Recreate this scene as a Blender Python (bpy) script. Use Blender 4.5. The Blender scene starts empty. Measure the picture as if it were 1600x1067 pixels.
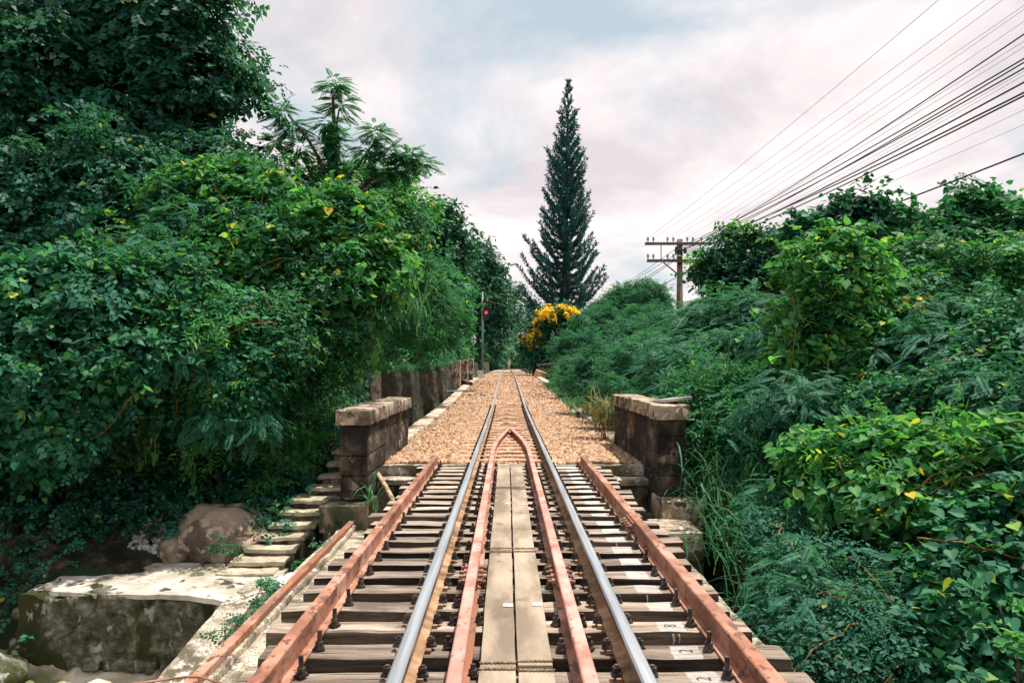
import bpy, bmesh, math, random
import numpy as np
from mathutils import Vector, Matrix, Euler

# ------------------------------------------------------------------ camera
sc = bpy.context.scene
F = 28.0 / 36.0 * 1600.0            # focal length in photo pixels
CX, CH = -0.06, 1.30                # camera: 6 cm left of the track centre, 1.30 m above the rail tops (z = 0)
cam = bpy.data.cameras.new('camera')
cam.lens = 28.0; cam.sensor_width = 36.0; cam.sensor_fit = 'HORIZONTAL'
cam.shift_x = 8.0 / 1600.0; cam.shift_y = 40.5 / 1600.0
cam.clip_start = 0.05; cam.clip_end = 3000.0
cam_o = bpy.data.objects.new('camera', cam); sc.collection.objects.link(cam_o)
cam_o.location = (CX, 0, CH); cam_o.rotation_euler = (math.radians(90), 0, 0)
sc.camera = cam_o

# ------------------------------------------------------------------ light
SUN_EL, SUN_AZ = math.radians(70), math.radians(52)      # ahead of the camera, to the right, high
sun = bpy.data.lights.new('sun', 'SUN'); sun.energy = 5.0; sun.angle = math.radians(0.6); sun.color = (1.0, 0.92, 0.82)
sun_o = bpy.data.objects.new('sun', sun); sc.collection.objects.link(sun_o)
sd = Vector((math.sin(SUN_AZ) * math.cos(SUN_EL), math.cos(SUN_AZ) * math.cos(SUN_EL), math.sin(SUN_EL)))
sun_o.rotation_euler = (-sd).to_track_quat('-Z', 'Y').to_euler()
sun_o.location = sd * 80

world = bpy.data.worlds.new('World'); sc.world = world; world.use_nodes = True
def build_world():
    nt = world.node_tree; N = nt.nodes; L = nt.links; N.clear()
    out = N.new('ShaderNodeOutputWorld'); bg = N.new('ShaderNodeBackground')
    sky = N.new('ShaderNodeTexSky'); sky.sky_type = 'NISHITA'; sky.sun_disc = False
    sky.sun_elevation = SUN_EL; sky.sun_rotation = SUN_AZ; sky.air_density = 1.0; sky.dust_density = 1.5; sky.ozone_density = 1.0
    tc = N.new('ShaderNodeTexCoord'); sep = N.new('ShaderNodeSeparateXYZ'); L.new(tc.outputs['Generated'], sep.inputs[0])
    def math_(op, a, b=None, v=None):
        m = N.new('ShaderNodeMath'); m.operation = op
        L.new(a, m.inputs[0])
        if b is not None: L.new(b, m.inputs[1])
        elif v is not None: m.inputs[1].default_value = v
        return m.outputs[0]
    zz = math_('MAXIMUM', sep.outputs['Z'], v=0.0); zz = math_('ADD', zz, v=0.30)
    cx = math_('DIVIDE', sep.outputs['X'], zz); cy = math_('DIVIDE', sep.outputs['Y'], zz)
    comb = N.new('ShaderNodeCombineXYZ'); L.new(cx, comb.inputs[0]); L.new(cy, comb.inputs[1])
    def noise(scale, det, rough, off):
        mp = N.new('ShaderNodeMapping'); mp.inputs['Location'].default_value = off; L.new(comb.outputs[0], mp.inputs[0])
        n = N.new('ShaderNodeTexNoise'); n.inputs['Scale'].default_value = scale; n.inputs['Detail'].default_value = det
        n.inputs['Roughness'].default_value = rough; n.inputs['Distortion'].default_value = 0.35
        L.new(mp.outputs[0], n.inputs['Vector']); return n.outputs['Fac']
    def ramp(fac, els):
        r = N.new('ShaderNodeValToRGB'); L.new(fac, r.inputs[0]); e = r.color_ramp.elements
        while len(e) < len(els): e.new(0.5)
        for k, (p, c) in enumerate(els): e[k].position = p; e[k].color = c
        return r.outputs[0]
    cover = ramp(noise(1.35, 7, 0.55, (3.45, 2.12, 0)), [(0.36, (0, 0, 0, 1)), (0.50, (1, 1, 1, 1))])
    tone = ramp(noise(2.6, 8, 0.58, (7.1, 4.2, 2)), [(0.36, (7.7, 7.1, 7.4, 1)), (0.48, (9.2, 8.4, 8.5, 1)), (0.60, (10.4, 9.55, 9.5, 1))])
    thin = N.new('ShaderNodeMix'); thin.data_type = 'RGBA'; thin.inputs['Factor'].default_value = 0.72
    L.new(sky.outputs[0], thin.inputs['A']); thin.inputs['B'].default_value = (6.2, 7.4, 7.9, 1)   # a high thin veil
    mx = N.new('ShaderNodeMix'); mx.data_type = 'RGBA'
    L.new(cover, mx.inputs['Factor']); L.new(thin.outputs['Result'], mx.inputs['A']); L.new(tone, mx.inputs['B'])
    L.new(mx.outputs['Result'], bg.inputs['Color']); bg.inputs['Strength'].default_value = 0.085
    L.new(bg.outputs[0], out.inputs[0])
build_world()
sc.view_settings.view_transform = 'Standard'; sc.view_settings.look = 'None'
sc.view_settings.exposure = 0.32; sc.view_settings.gamma = 1.0; sc.view_settings.use_curve_mapping = False
sc.render.engine = 'CYCLES'
cy = sc.cycles
cy.max_bounces = 5; cy.diffuse_bounces = 3; cy.glossy_bounces = 2; cy.transmission_bounces = 3; cy.transparent_max_bounces = 4; cy.volume_bounces = 0
cy.caustics_reflective = False; cy.caustics_refractive = False
cy.use_denoising = True
try: cy.denoiser = 'OPENIMAGEDENOISE'
except Exception: pass

# ------------------------------------------------------------------ helpers
R = np.random.default_rng
def at(px, py, Y):
    """world point seen at a photo pixel at distance Y along the track"""
    return Vector((CX + (px - 792.0) / F * Y, Y, CH - (py - 574.0) / F * Y))
TZ_Y = [-30, 20, 25, 30, 40, 50, 70, 110, 160, 400]; TZ_Z = [0, 0, 0.04, 0.13, 0.36, 0.56, 0.80, 0.98, 1.08, 1.3]
def tz(y): return float(np.interp(y, TZ_Y, TZ_Z))
C = sc.collection
WL = {}
def mesh_from(name, V, Fs, mats, fmat=None, smooth=False):
    me = bpy.data.meshes.new(name); me.from_pydata([tuple(v) for v in V], [], [tuple(f) for f in Fs])
    for m in (mats if isinstance(mats, (list, tuple)) else [mats]): me.materials.append(m)
    if fmat is not None: me.polygons.foreach_set('material_index', np.asarray(fmat, dtype=np.int32))
    if smooth: me.polygons.foreach_set('use_smooth', np.ones(len(me.polygons), dtype=bool))
    me.update(); return me
def tag(o, label=None, cat=None, group=None, kind=None):
    if label: o['label'] = label
    if cat: o['category'] = cat
    if group: o['group'] = group
    if kind: o['kind'] = kind
    return o
def thing(name, loc, label, cat, group=None):
    o = bpy.data.objects.new(name, None); C.objects.link(o); o.location = loc; o.empty_display_size = 0.2
    WL[o.name] = Vector(loc); return tag(o, label, cat, group)
def put(name, me, parent=None, loc=(0, 0, 0), rot=None, scale=None):
    o = bpy.data.objects.new(name, me); C.objects.link(o); loc = Vector(loc)
    WL[o.name] = loc
    if parent is not None: o.parent = parent; o.location = loc - WL[parent.name]
    else: o.location = loc
    if rot: o.rotation_euler = rot
    if scale: o.scale = scale
    return o
def raw_mesh(name, V, loops, starts, mat, smooth=False):
    me = bpy.data.meshes.new(name)
    me.vertices.add(len(V)); me.vertices.foreach_set('co', np.ascontiguousarray(V, dtype=np.float32).ravel())
    me.loops.add(len(loops)); me.loops.foreach_set('vertex_index', loops.astype(np.int32))
    me.polygons.add(len(starts)); me.polygons.foreach_set('loop_start', starts.astype(np.int32))
    if smooth: me.polygons.foreach_set('use_smooth', np.ones(len(starts), dtype=bool))
    me.materials.append(mat); me.update(calc_edges=True); return me
def nrm(a): return a / np.maximum(np.linalg.norm(a, axis=-1, keepdims=True), 1e-9)
def scatter(name, tmpl, pos, T, Nn, S, mat, smooth=False):
    """many copies of one small template joined into one mesh"""
    tv, tf = tmpl; k = len(tv); n = len(pos)
    T = nrm(T); B = nrm(np.cross(T, Nn)); Nn = np.cross(B, T)
    S = np.asarray(S).reshape(-1, 1, 1)
    V = pos[:, None, :] + S * (tv[None, :, 0:1] * B[:, None, :] + tv[None, :, 1:2] * T[:, None, :] + tv[None, :, 2:3] * Nn[:, None, :])
    tl = np.concatenate([np.asarray(f) for f in tf]); ts = np.cumsum([0] + [len(f) for f in tf[:-1]])
    loops = (tl[None, :] + (np.arange(n) * k)[:, None]).ravel(); starts = (ts[None, :] + (np.arange(n) * len(tl))[:, None]).ravel()
    return raw_mesh(name, V.reshape(-1, 3), loops, starts, mat, smooth)
def join(parts):
    """[(V, faces), ...] -> one (V, faces)"""
    V = []; Fs = []
    for v, f in parts:
        o = len(V); V += [tuple(p) for p in v]; Fs += [tuple(i + o for i in q) for q in f]
    return V, Fs
def boxvf(x0, x1, y0, y1, z0, z1):
    v = [(x0, y0, z0), (x1, y0, z0), (x1, y1, z0), (x0, y1, z0), (x0, y0, z1), (x1, y0, z1), (x1, y1, z1), (x0, y1, z1)]
    return v, [(0, 3, 2, 1), (4, 5, 6, 7), (0, 1, 5, 4), (1, 2, 6, 5), (2, 3, 7, 6), (3, 0, 4, 7)]
def cylvf(cx, cy_, z0, z1, r0, r1=None, n=8):
    r1 = r0 if r1 is None else r1
    v = [(cx + r0 * math.cos(a), cy_ + r0 * math.sin(a), z0) for a in [2 * math.pi * i / n for i in range(n)]]
    v += [(cx + r1 * math.cos(a), cy_ + r1 * math.sin(a), z1) for a in [2 * math.pi * i / n for i in range(n)]]
    f = [(i, (i + 1) % n, n + (i + 1) % n, n + i) for i in range(n)] + [tuple(range(n - 1, -1, -1)), tuple(range(n, 2 * n))]
    return v, f
def tubevf(pts, rad, n=7):
    pts = [Vector(p) for p in pts]; V = []; Fs = []
    m = len(pts); up = Vector((0.13, 0.21, 0.97))
    for i, p in enumerate(pts):
        d = (pts[min(i + 1, m - 1)] - pts[max(i - 1, 0)]).normalized()
        a = d.cross(up if abs(d.dot(up)) < 0.97 else Vector((1, 0, 0))).normalized(); b = d.cross(a)
        r = rad[i] if isinstance(rad, (list, tuple)) else rad
        for j in range(n):
            t = 2 * math.pi * j / n; V.append(tuple(p + (a * math.cos(t) + b * math.sin(t)) * r))
    for i in range(m - 1):
        for j in range(n): Fs.append((i * n + j, i * n + (j + 1) % n, (i + 1) * n + (j + 1) % n, (i + 1) * n + j))
    Fs.append(tuple(range(n - 1, -1, -1))); Fs.append(tuple((m - 1) * n + j for j in range(n)))
    return V, Fs
def sweep(prof, path):
    """extrude a closed (x, z) profile along [(x, y, z)...] (profile stays upright, turned in plan)"""
    n = len(prof); V = []; Fs = []
    for i, p in enumerate(path):
        a = Vector(path[max(i - 1, 0)]); b = Vector(path[min(i + 1, len(path) - 1)]); d = (b - a); d.z = 0; d.normalize()
        s = Vector((d.y, -d.x, 0))
        for (u, w) in prof: V.append((p[0] + s.x * u, p[1] + s.y * u, p[2] + w))
    for i in range(len(path) - 1):
        for j in range(n): Fs.append((i * n + j, (i + 1) * n + j, (i + 1) * n + (j + 1) % n, i * n + (j + 1) % n))
    Fs.append(tuple(range(n))); Fs.append(tuple((len(path) - 1) * n + j for j in range(n - 1, -1, -1)))
    return V, Fs
from mathutils import noise as mnoise
def rough_block(name, size, mat, seed=0, amp=0.012, seg=0.12, bev=0.02, freq=6.0, smooth=True, taper=None, extra=0.0):
    """a weathered block centred on the origin: bevelled, subdivided, edges and faces uneven"""
    sx, sy, sz = size; bm = bmesh.new(); bmesh.ops.create_cube(bm, size=1.0)
    for v in bm.verts: v.co = Vector((v.co.x * sx, v.co.y * sy, v.co.z * sz))
    if taper:
        for v in bm.verts:
            if v.co.z > 0: v.co.x *= taper[0]; v.co.y *= taper[1]
    bmesh.ops.bevel(bm, geom=list(bm.edges), offset=min(bev, 0.3 * min(size)), segments=2, profile=0.6, affect='EDGES')
    for axis, L in ((0, sx), (1, sy), (2, sz)):
        n = min(int(L / seg), 44)
        for k in range(1, n):
            co = Vector((0, 0, 0)); co[axis] = -L / 2 + L * k / n; no = Vector((0, 0, 0)); no[axis] = 1
            bmesh.ops.bisect_plane(bm, geom=list(bm.verts) + list(bm.edges) + list(bm.faces), plane_co=co, plane_no=no)
    off = Vector((seed * 7.31, seed * 3.17, seed * 1.93))
    for v in bm.verts:
        p = v.co * freq + off
        v.co = v.co + amp * (mnoise.noise_vector(p) + 0.5 * mnoise.noise_vector(p * 2.7) + extra * mnoise.noise_vector(p * 6.1))
    bm.normal_update(); me = bpy.data.meshes.new(name); bm.to_mesh(me); bm.free(); me.materials.append(mat)
    if smooth: me.polygons.foreach_set('use_smooth', np.ones(len(me.polygons), dtype=bool)); me.set_sharp_from_angle(angle=math.radians(42))
    return me
def boulder(name, size, mat, seed, sub=4, amp=0.18):
    bm = bmesh.new(); bmesh.ops.create_icosphere(bm, subdivisions=sub, radius=1.0); off = Vector((seed * 5.1, seed * 2.3, seed))
    for v in bm.verts:
        p = v.co.copy(); d = 1 + amp * mnoise.noise(p * 1.3 + off) + amp * 0.45 * mnoise.noise(p * 3.3 + off) - 0.05 * max(0.0, 0.25 - abs(mnoise.noise(p * 2.1 + off * 2))) / 0.25 + 0.035 * mnoise.noise(p * 11 + off)
        v.co = Vector((p.x * size[0], p.y * size[1], p.z * size[2])) * d
    me = bpy.data.meshes.new(name); bm.to_mesh(me); bm.free(); me.materials.append(mat)
    me.polygons.foreach_set('use_smooth', np.ones(len(me.polygons), dtype=bool)); return me

# ------------------------------------------------------------------ materials
def M(name, cols, scale=4.0, stretch=(1, 1, 1), detail=8, nrough=0.6, rough=0.85, bump=0.4, bscale=None, bdist=0.01, rnd=0.0,
      stain=None, spots=None, metallic=0.0, spec=0.3, island=False, warp=0.0):
    """procedural surface: fractal ramp + stain patches + fine spots + bump. All patterns sit in world space."""
    m = bpy.data.materials.new(name); m.use_nodes = True; nt = m.node_tree; N = nt.nodes; L = nt.links
    b = N['Principled BSDF']; geo = N.new('ShaderNodeNewGeometry')
    def mapped(st, off=(0, 0, 0)):
        mp = N.new('ShaderNodeMapping'); mp.inputs['Scale'].default_value = st; mp.inputs['Location'].default_value = off
        L.new(geo.outputs['Position'], mp.inputs[0]); return mp.outputs[0]
    def noi(vec, s, d=detail, r=nrough, dist=0.0):
        n = N.new('ShaderNodeTexNoise'); n.inputs['Scale'].default_value = s; n.inputs['Detail'].default_value = d
        n.inputs['Roughness'].default_value = r; n.inputs['Distortion'].default_value = dist; L.new(vec, n.inputs['Vector'])
        q = N.new('ShaderNodeMapRange'); q.inputs['From Min'].default_value = 0.30; q.inputs['From Max'].default_value = 0.70; L.new(n.outputs['Fac'], q.inputs['Value']); return q.outputs[0]
    def ramp(fac, els):
        r = N.new('ShaderNodeValToRGB'); L.new(fac, r.inputs[0]); e = r.color_ramp.elements
        while len(e) < len(els): e.new(0.5)
        for k, (p, c) in enumerate(els): e[k].position = p; e[k].color = tuple(c) + (1,) if len(c) == 3 else c
        return r.outputs[0]
    v = mapped(stretch); fac = noi(v, scale, dist=warp)
    if island:
        col = ramp(geo.outputs['Random Per Island'], cols)
    else: col = ramp(fac, cols)
    def mix(fac_, a, c, mode='MIX'):
        x = N.new('ShaderNodeMix'); x.data_type = 'RGBA'; x.blend_type = mode; L.new(fac_, x.inputs['Factor']); L.new(a, x.inputs['A'])
        if isinstance(c, tuple): x.inputs['B'].default_value = c + (1,)
        else: L.new(c, x.inputs['B'])
        return x.outputs['Result']
    for (sc_, lo, hi, c, st) in (stain or []):
        f = ramp(noi(mapped(st, (sc_ * 3, 1.7, 9.1)), sc_, 7, 0.62), [(lo, (0, 0, 0)), (hi, (1, 1, 1))]); col = mix(f, col, c)
    if spots:
        s_, thr, c = spots
        f = ramp(noi(mapped((1, 1, 1), (5, 5, 5)), s_, 3, 0.5), [(thr, (0, 0, 0)), (thr + 0.05, (1, 1, 1))]); col = mix(f, col, c)
    if rnd > 0:
        oi = N.new('ShaderNodeObjectInfo'); mr = N.new('ShaderNodeMapRange'); mr.inputs['To Min'].default_value = 1 - rnd; mr.inputs['To Max'].default_value = 1 + rnd
        L.new(oi.outputs['Random'], mr.inputs['Value']); hs = N.new('ShaderNodeHueSaturation'); L.new(mr.outputs[0], hs.inputs['Value']); L.new(col, hs.inputs['Color']); col = hs.outputs[0]
    L.new(col, b.inputs['Base Color']); b.inputs['Roughness'].default_value = rough; b.inputs['Metallic'].default_value = metallic
    b.inputs['Specular IOR Level'].default_value = spec
    if bump > 0:
        bp = N.new('ShaderNodeBump'); bp.inputs['Strength'].default_value = bump; bp.inputs['Distance'].default_value = bdist
        L.new(noi(v, bscale or scale * 5, 8, 0.68), bp.inputs['Height']); L.new(bp.outputs[0], b.inputs['Normal'])
    return m
def leafmat(name, cols, transl=0.35, rough=0.42, tcol=1.25, patch=0.6, spec=0.20, gain=1.36, red=0.88, blue=1.28):
    """leaf: per-leaf colour from a ramp, glossy skin, light let through"""
    m = bpy.data.materials.new(name); m.use_nodes = True; nt = m.node_tree; N = nt.nodes; L = nt.links
    b = N['Principled BSDF']; geo = N.new('ShaderNodeNewGeometry')
    r = N.new('ShaderNodeValToRGB'); e = r.color_ramp.elements
    while len(e) < len(cols): e.new(0.5)
    for k, (p, c) in enumerate(cols): e[k].position = p; e[k].color = (c[0] * gain * red, c[1] * gain, c[2] * gain * blue, 1)
    n = N.new('ShaderNodeTexNoise'); n.inputs['Scale'].default_value = 0.9; n.inputs['Detail'].default_value = 3; L.new(geo.outputs['Position'], n.inputs['Vector'])
    mr = N.new('ShaderNodeMapRange'); mr.inputs['From Min'].default_value = 0.3; mr.inputs['From Max'].default_value = 0.7
    mr.inputs['To Min'].default_value = 1 - patch * 0.5; mr.inputs['To Max'].default_value = 1 + patch * 0.5; L.new(n.outputs['Fac'], mr.inputs['Value'])
    L.new(geo.outputs['Random Per Island'], r.inputs[0])
    hs = N.new('ShaderNodeHueSaturation'); L.new(r.outputs[0], hs.inputs['Color']); L.new(mr.outputs[0], hs.inputs['Value'])
    L.new(hs.outputs[0], b.inputs['Base Color']); b.inputs['Roughness'].default_value = rough; b.inputs['Specular IOR Level'].default_value = spec
    tr = N.new('ShaderNodeBsdfTranslucent'); tm = N.new('ShaderNodeMix'); tm.data_type = 'RGBA'; tm.blend_type = 'MULTIPLY'; tm.inputs['Factor'].default_value = 1
    L.new(hs.outputs[0], tm.inputs['A']); tm.inputs['B'].default_value = (tcol * 1.30, tcol * 1.25, tcol * 0.55, 1); L.new(tm.outputs['Result'], tr.inputs['Color'])
    ms = N.new('ShaderNodeMixShader'); ms.inputs[0].default_value = transl; L.new(b.outputs[0], ms.inputs[1]); L.new(tr.outputs[0], ms.inputs[2])
    L.new(ms.outputs[0], N['Material Output'].inputs[0]); return m
def flat(name, col, rough=0.6, metallic=0.0, spec=0.4):
    return M(name, [(0.3, tuple(c * 0.82 for c in col)), (0.7, col)], scale=9, rough=rough, metallic=metallic, bump=0.15, spec=spec)

m_timber = M('weathered_timber', [(0.08, (0.18, 0.14, 0.11)), (0.34, (0.43, 0.335, 0.26)), (0.6, (0.60, 0.485, 0.385)), (0.85, (0.72, 0.605, 0.495))],
             scale=1.2, stretch=(0.9, 9, 9), nrough=0.66, rough=0.9, bump=1.0, bscale=3.4, bdist=0.022, rnd=0.34, stain=[(1.3, 0.62, 0.95, (0.20, 0.16, 0.135), (1, 1.5, 1.5)), (1.6, 0.70, 0.80, (0.10, 0.072, 0.055), (0.55, 26, 26))], warp=0.3)
m_timber_side = M('shaded_timber_side', [(0.2, (0.018, 0.016, 0.015)), (0.5, (0.045, 0.036, 0.030)), (0.85, (0.12, 0.088, 0.066))], scale=1.3, stretch=(0.8, 8, 8), rough=0.85, bump=0.9, bscale=3.4, bdist=0.02, rnd=0.3)  # near-black: shade on the timber fronts put into their colour
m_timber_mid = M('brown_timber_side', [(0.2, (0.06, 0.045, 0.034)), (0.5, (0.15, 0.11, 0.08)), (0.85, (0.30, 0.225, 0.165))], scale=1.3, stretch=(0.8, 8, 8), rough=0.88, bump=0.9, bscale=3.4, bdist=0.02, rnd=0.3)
def paint_patch(m, xa, xb):
    """worn white paint brushed across the timber tops between two lines along the bridge"""
    nt = m.node_tree; N = nt.nodes; L = nt.links; b = N['Principled BSDF']; old = b.inputs['Base Color'].links[0].from_socket
    geo = N.new('ShaderNodeNewGeometry'); sp = N.new('ShaderNodeSeparateXYZ'); L.new(geo.outputs['Position'], sp.inputs[0])
    def noi(sc_, d, st=(1, 1, 1)):
        mp = N.new('ShaderNodeMapping'); mp.inputs['Scale'].default_value = st; L.new(geo.outputs['Position'], mp.inputs[0])
        n = N.new('ShaderNodeTexNoise'); n.inputs['Scale'].default_value = sc_; n.inputs['Detail'].default_value = d; L.new(mp.outputs[0], n.inputs['Vector']); return n.outputs['Fac']
    def mth(op, a, bb):
        q = N.new('ShaderNodeMath'); q.operation = op
        for i, v in enumerate((a, bb)):
            if isinstance(v, (int, float)): q.inputs[i].default_value = v
            else: L.new(v, q.inputs[i])
        return q.outputs[0]
    wob = mth('MULTIPLY', mth('SUBTRACT', noi(2.6, 2), 0.5), 0.07); fine = mth('MULTIPLY', mth('SUBTRACT', noi(40, 4), 0.5), 0.018)
    x = mth('ADD', mth('ADD', sp.outputs['X'], wob), fine)
    mask = mth('MULTIPLY', mth('GREATER_THAN', x, xa), mth('LESS_THAN', x, xb))
    worn = N.new('ShaderNodeMapRange'); worn.inputs['From Min'].default_value = 0.36; worn.inputs['From Max'].default_value = 0.52; worn.inputs['To Min'].default_value = 0.25; worn.inputs['To Max'].default_value = 0.97
    L.new(noi(2.2, 7, (1.2, 14, 14)), worn.inputs['Value'])
    f = mth('MULTIPLY', mask, worn.outputs[0])
    mx = N.new('ShaderNodeMix'); mx.data_type = 'RGBA'; L.new(f, mx.inputs['Factor']); L.new(old, mx.inputs['A']); mx.inputs['B'].default_value = (0.70, 0.665, 0.635, 1); L.new(mx.outputs['Result'], b.inputs['Base Color'])
paint_patch(m_timber, 0.785, 0.935)
m_plank = M('walkway_plank', [(0.2, (0.22, 0.175, 0.13)), (0.5, (0.36, 0.29, 0.215)), (0.8, (0.45, 0.37, 0.285))], scale=1.4, stretch=(3.5, 0.9, 2), rough=0.9, bump=0.25, bscale=9, bdist=0.006,
            stain=[(1.6, 0.55, 0.95, (0.23, 0.19, 0.14), (1, 0.6, 1)), (4.5, 0.72, 0.92, (0.19, 0.145, 0.105), (1, 0.45, 1))], rnd=0.12)
m_white = M('white_paint', [(0.25, (0.48, 0.44, 0.40)), (0.6, (0.68, 0.65, 0.62))], scale=14, rough=0.8, bump=0.3, stain=[(5, 0.62, 0.85, (0.40, 0.32, 0.25), (0.5, 3, 1)), (16, 0.74, 0.80, (0.28, 0.21, 0.16), (0.4, 2.5, 1))])
m_ink = flat('black_marking', (0.05, 0.05, 0.05), 0.8)
m_rust = M('red_oxide_steel', [(0.2, (0.25, 0.105, 0.062)), (0.5, (0.40, 0.19, 0.125)), (0.8, (0.52, 0.30, 0.22))], scale=3.2, stretch=(1, 0.7, 1), rough=0.7, bump=0.25, bscale=30, bdist=0.003,
           stain=[(1.1, 0.56, 0.76, (0.30, 0.115, 0.06), (1, 0.5, 1)), (2.6, 0.50, 0.85, (0.22, 0.115, 0.075), (2, 0.35, 1)), (9, 0.68, 0.80, (0.16, 0.075, 0.05), (1, 0.5, 1)), (22, 0.70, 0.80, (0.17, 0.075, 0.05), (1, 0.6, 1))], spec=0.35)
m_pink = M('faded_red_paint', [(0.25, (0.40, 0.17, 0.13)), (0.5, (0.60, 0.30, 0.25)), (0.75, (0.68, 0.38, 0.32))], scale=3.5, stretch=(1, 0.6, 1), rough=0.65, bump=0.2, bscale=30, bdist=0.003,
           stain=[(1.2, 0.56, 0.78, (0.42, 0.22, 0.18), (1, 0.6, 1)), (2.4, 0.58, 0.95, (0.38, 0.25, 0.19), (2, 0.35, 1)), (24, 0.72, 0.82, (0.25, 0.125, 0.095), (1, 0.6, 1))])
m_railhead = M('polished_rail_head', [(0.2, (0.27, 0.295, 0.32)), (0.8, (0.46, 0.50, 0.54))], scale=2, stretch=(12, 0.25, 1), rough=0.48, metallic=0.6, bump=0.06, bscale=40, bdist=0.001, spec=0.5)
m_railside = M('rusty_rail_side', [(0.3, (0.11, 0.075, 0.05)), (0.5, (0.26, 0.18, 0.12)), (0.75, (0.42, 0.29, 0.19))], scale=3, stretch=(1, 0.5, 1), rough=0.8, bump=0.3, bscale=30, bdist=0.003)
m_rustplate = M('rusty_foot', [(0.2, (0.15, 0.085, 0.045)), (0.55, (0.33, 0.20, 0.11)), (0.85, (0.48, 0.33, 0.21))], scale=5, rough=0.85, bump=0.3, bscale=30, bdist=0.003)
m_bolt = M('dark_bolt', [(0.3, (0.035, 0.032, 0.032)), (0.7, (0.12, 0.095, 0.08))], scale=25, rough=0.55, metallic=0.3, bump=0.2, bdist=0.002)
m_conc = M('weathered_concrete', [(0.25, (0.20, 0.165, 0.12)), (0.5, (0.42, 0.36, 0.275)), (0.75, (0.58, 0.515, 0.42))], scale=3.5, rough=0.93, bump=0.6, bscale=22, bdist=0.012,
           stain=[(1.8, 0.55, 0.74, (0.13, 0.115, 0.07), (1, 1, 1)), (6, 0.62, 0.72, (0.62, 0.57, 0.50), (1, 1, 1))], spots=(60, 0.68, (0.10, 0.085, 0.06)))
m_kerb = M('pale_kerb_concrete', [(0.2, (0.36, 0.27, 0.19)), (0.5, (0.54, 0.43, 0.32)), (0.8, (0.66, 0.56, 0.45))], scale=3, rough=0.93, bump=0.5, bscale=22, bdist=0.012, stain=[(2, 0.66, 0.85, (0.24, 0.19, 0.12), (1, 1, 1))])
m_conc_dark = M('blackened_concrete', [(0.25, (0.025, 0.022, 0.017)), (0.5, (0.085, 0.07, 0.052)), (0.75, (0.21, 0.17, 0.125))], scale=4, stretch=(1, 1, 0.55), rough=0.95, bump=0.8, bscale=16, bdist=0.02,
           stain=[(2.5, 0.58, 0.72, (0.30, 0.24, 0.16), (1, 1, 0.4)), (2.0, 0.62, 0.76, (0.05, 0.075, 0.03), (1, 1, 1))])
m_parapet = M('lichened_parapet_stone', [(0.25, (0.016, 0.013, 0.011)), (0.48, (0.06, 0.047, 0.036)), (0.70, (0.12, 0.088, 0.06)), (0.9, (0.25, 0.185, 0.125))], scale=3.0, stretch=(1, 0.4, 0.9), nrough=0.68, rough=0.95, bump=0.9, bscale=14, bdist=0.025,
           stain=[(5, 0.76, 0.88, (0.30, 0.235, 0.17), (1, 0.4, 0.8)), (1.6, 0.50, 0.7, (0.020, 0.018, 0.015), (1, 0.5, 0.8))], rnd=0.15)
m_cope = M('coping_stone', [(0.25, (0.17, 0.125, 0.085)), (0.5, (0.36, 0.275, 0.195)), (0.75, (0.52, 0.42, 0.31))], scale=3.0, rough=0.92, bump=0.6, bscale=20, bdist=0.012,
           stain=[(2.2, 0.52, 0.70, (0.09, 0.07, 0.045), (1, 1, 1)), (9, 0.64, 0.72, (0.60, 0.53, 0.43), (1, 1, 1))], rnd=0.12)
m_step = M('mossy_step', [(0.15, (0.27, 0.24, 0.16)), (0.5, (0.48, 0.425, 0.315)), (0.8, (0.63, 0.56, 0.43))], scale=3.4, rough=0.95, bump=0.7, bscale=20, bdist=0.014,
           stain=[(3.6, 0.66, 0.90, (0.24, 0.23, 0.10), (1, 1, 1)), (9, 0.74, 0.86, (0.14, 0.125, 0.07), (1, 1, 1))])
m_plat = M('platform_top', [(0.2, (0.38, 0.35, 0.30)), (0.5, (0.52, 0.49, 0.44)), (0.8, (0.62, 0.595, 0.55))], scale=1.8, rough=0.93, bump=0.4, bscale=20, bdist=0.01,
           stain=[(1.2, 0.50, 0.85, (0.33, 0.30, 0.21), (1, 1, 1)), (5, 0.66, 0.85, (0.24, 0.21, 0.135), (1, 1, 1)), (1.9, 0.70, 0.82, (0.13, 0.125, 0.07), (1, 1, 1))])
m_rubble = M('mossy_rubble', [(0.2, (0.045, 0.046, 0.030)), (0.5, (0.14, 0.143, 0.10)), (0.72, (0.26, 0.26, 0.21)), (0.95, (0.46, 0.46, 0.42))], scale=6.5, detail=12, nrough=0.72, rough=0.95, bump=1.0, bscale=13, bdist=0.03,
           stain=[(1.3, 0.58, 0.70, (0.05, 0.06, 0.02), (1, 1, 0.5)), (5.5, 0.74, 0.84, (0.42, 0.42, 0.39), (1, 1, 0.6))], rnd=0.35)
m_wall = M('stained_retaining_wall', [(0.2, (0.014, 0.012, 0.010)), (0.5, (0.045, 0.036, 0.027)), (0.72, (0.10, 0.075, 0.05)), (0.95, (0.22, 0.16, 0.105))], scale=2.2, stretch=(1, 0.22, 0.9), nrough=0.7, rough=0.95, bump=1.0, bscale=6, bdist=0.08,
           stain=[(2.2, 0.72, 0.86, (0.30, 0.225, 0.15), (1, 0.3, 0.6)), (1.0, 0.45, 0.7, (0.022, 0.026, 0.014), (1, 0.3, 0.9)), (2.4, 0.62, 0.8, (0.035, 0.06, 0.022), (1, 0.25, 1.0))])
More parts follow.
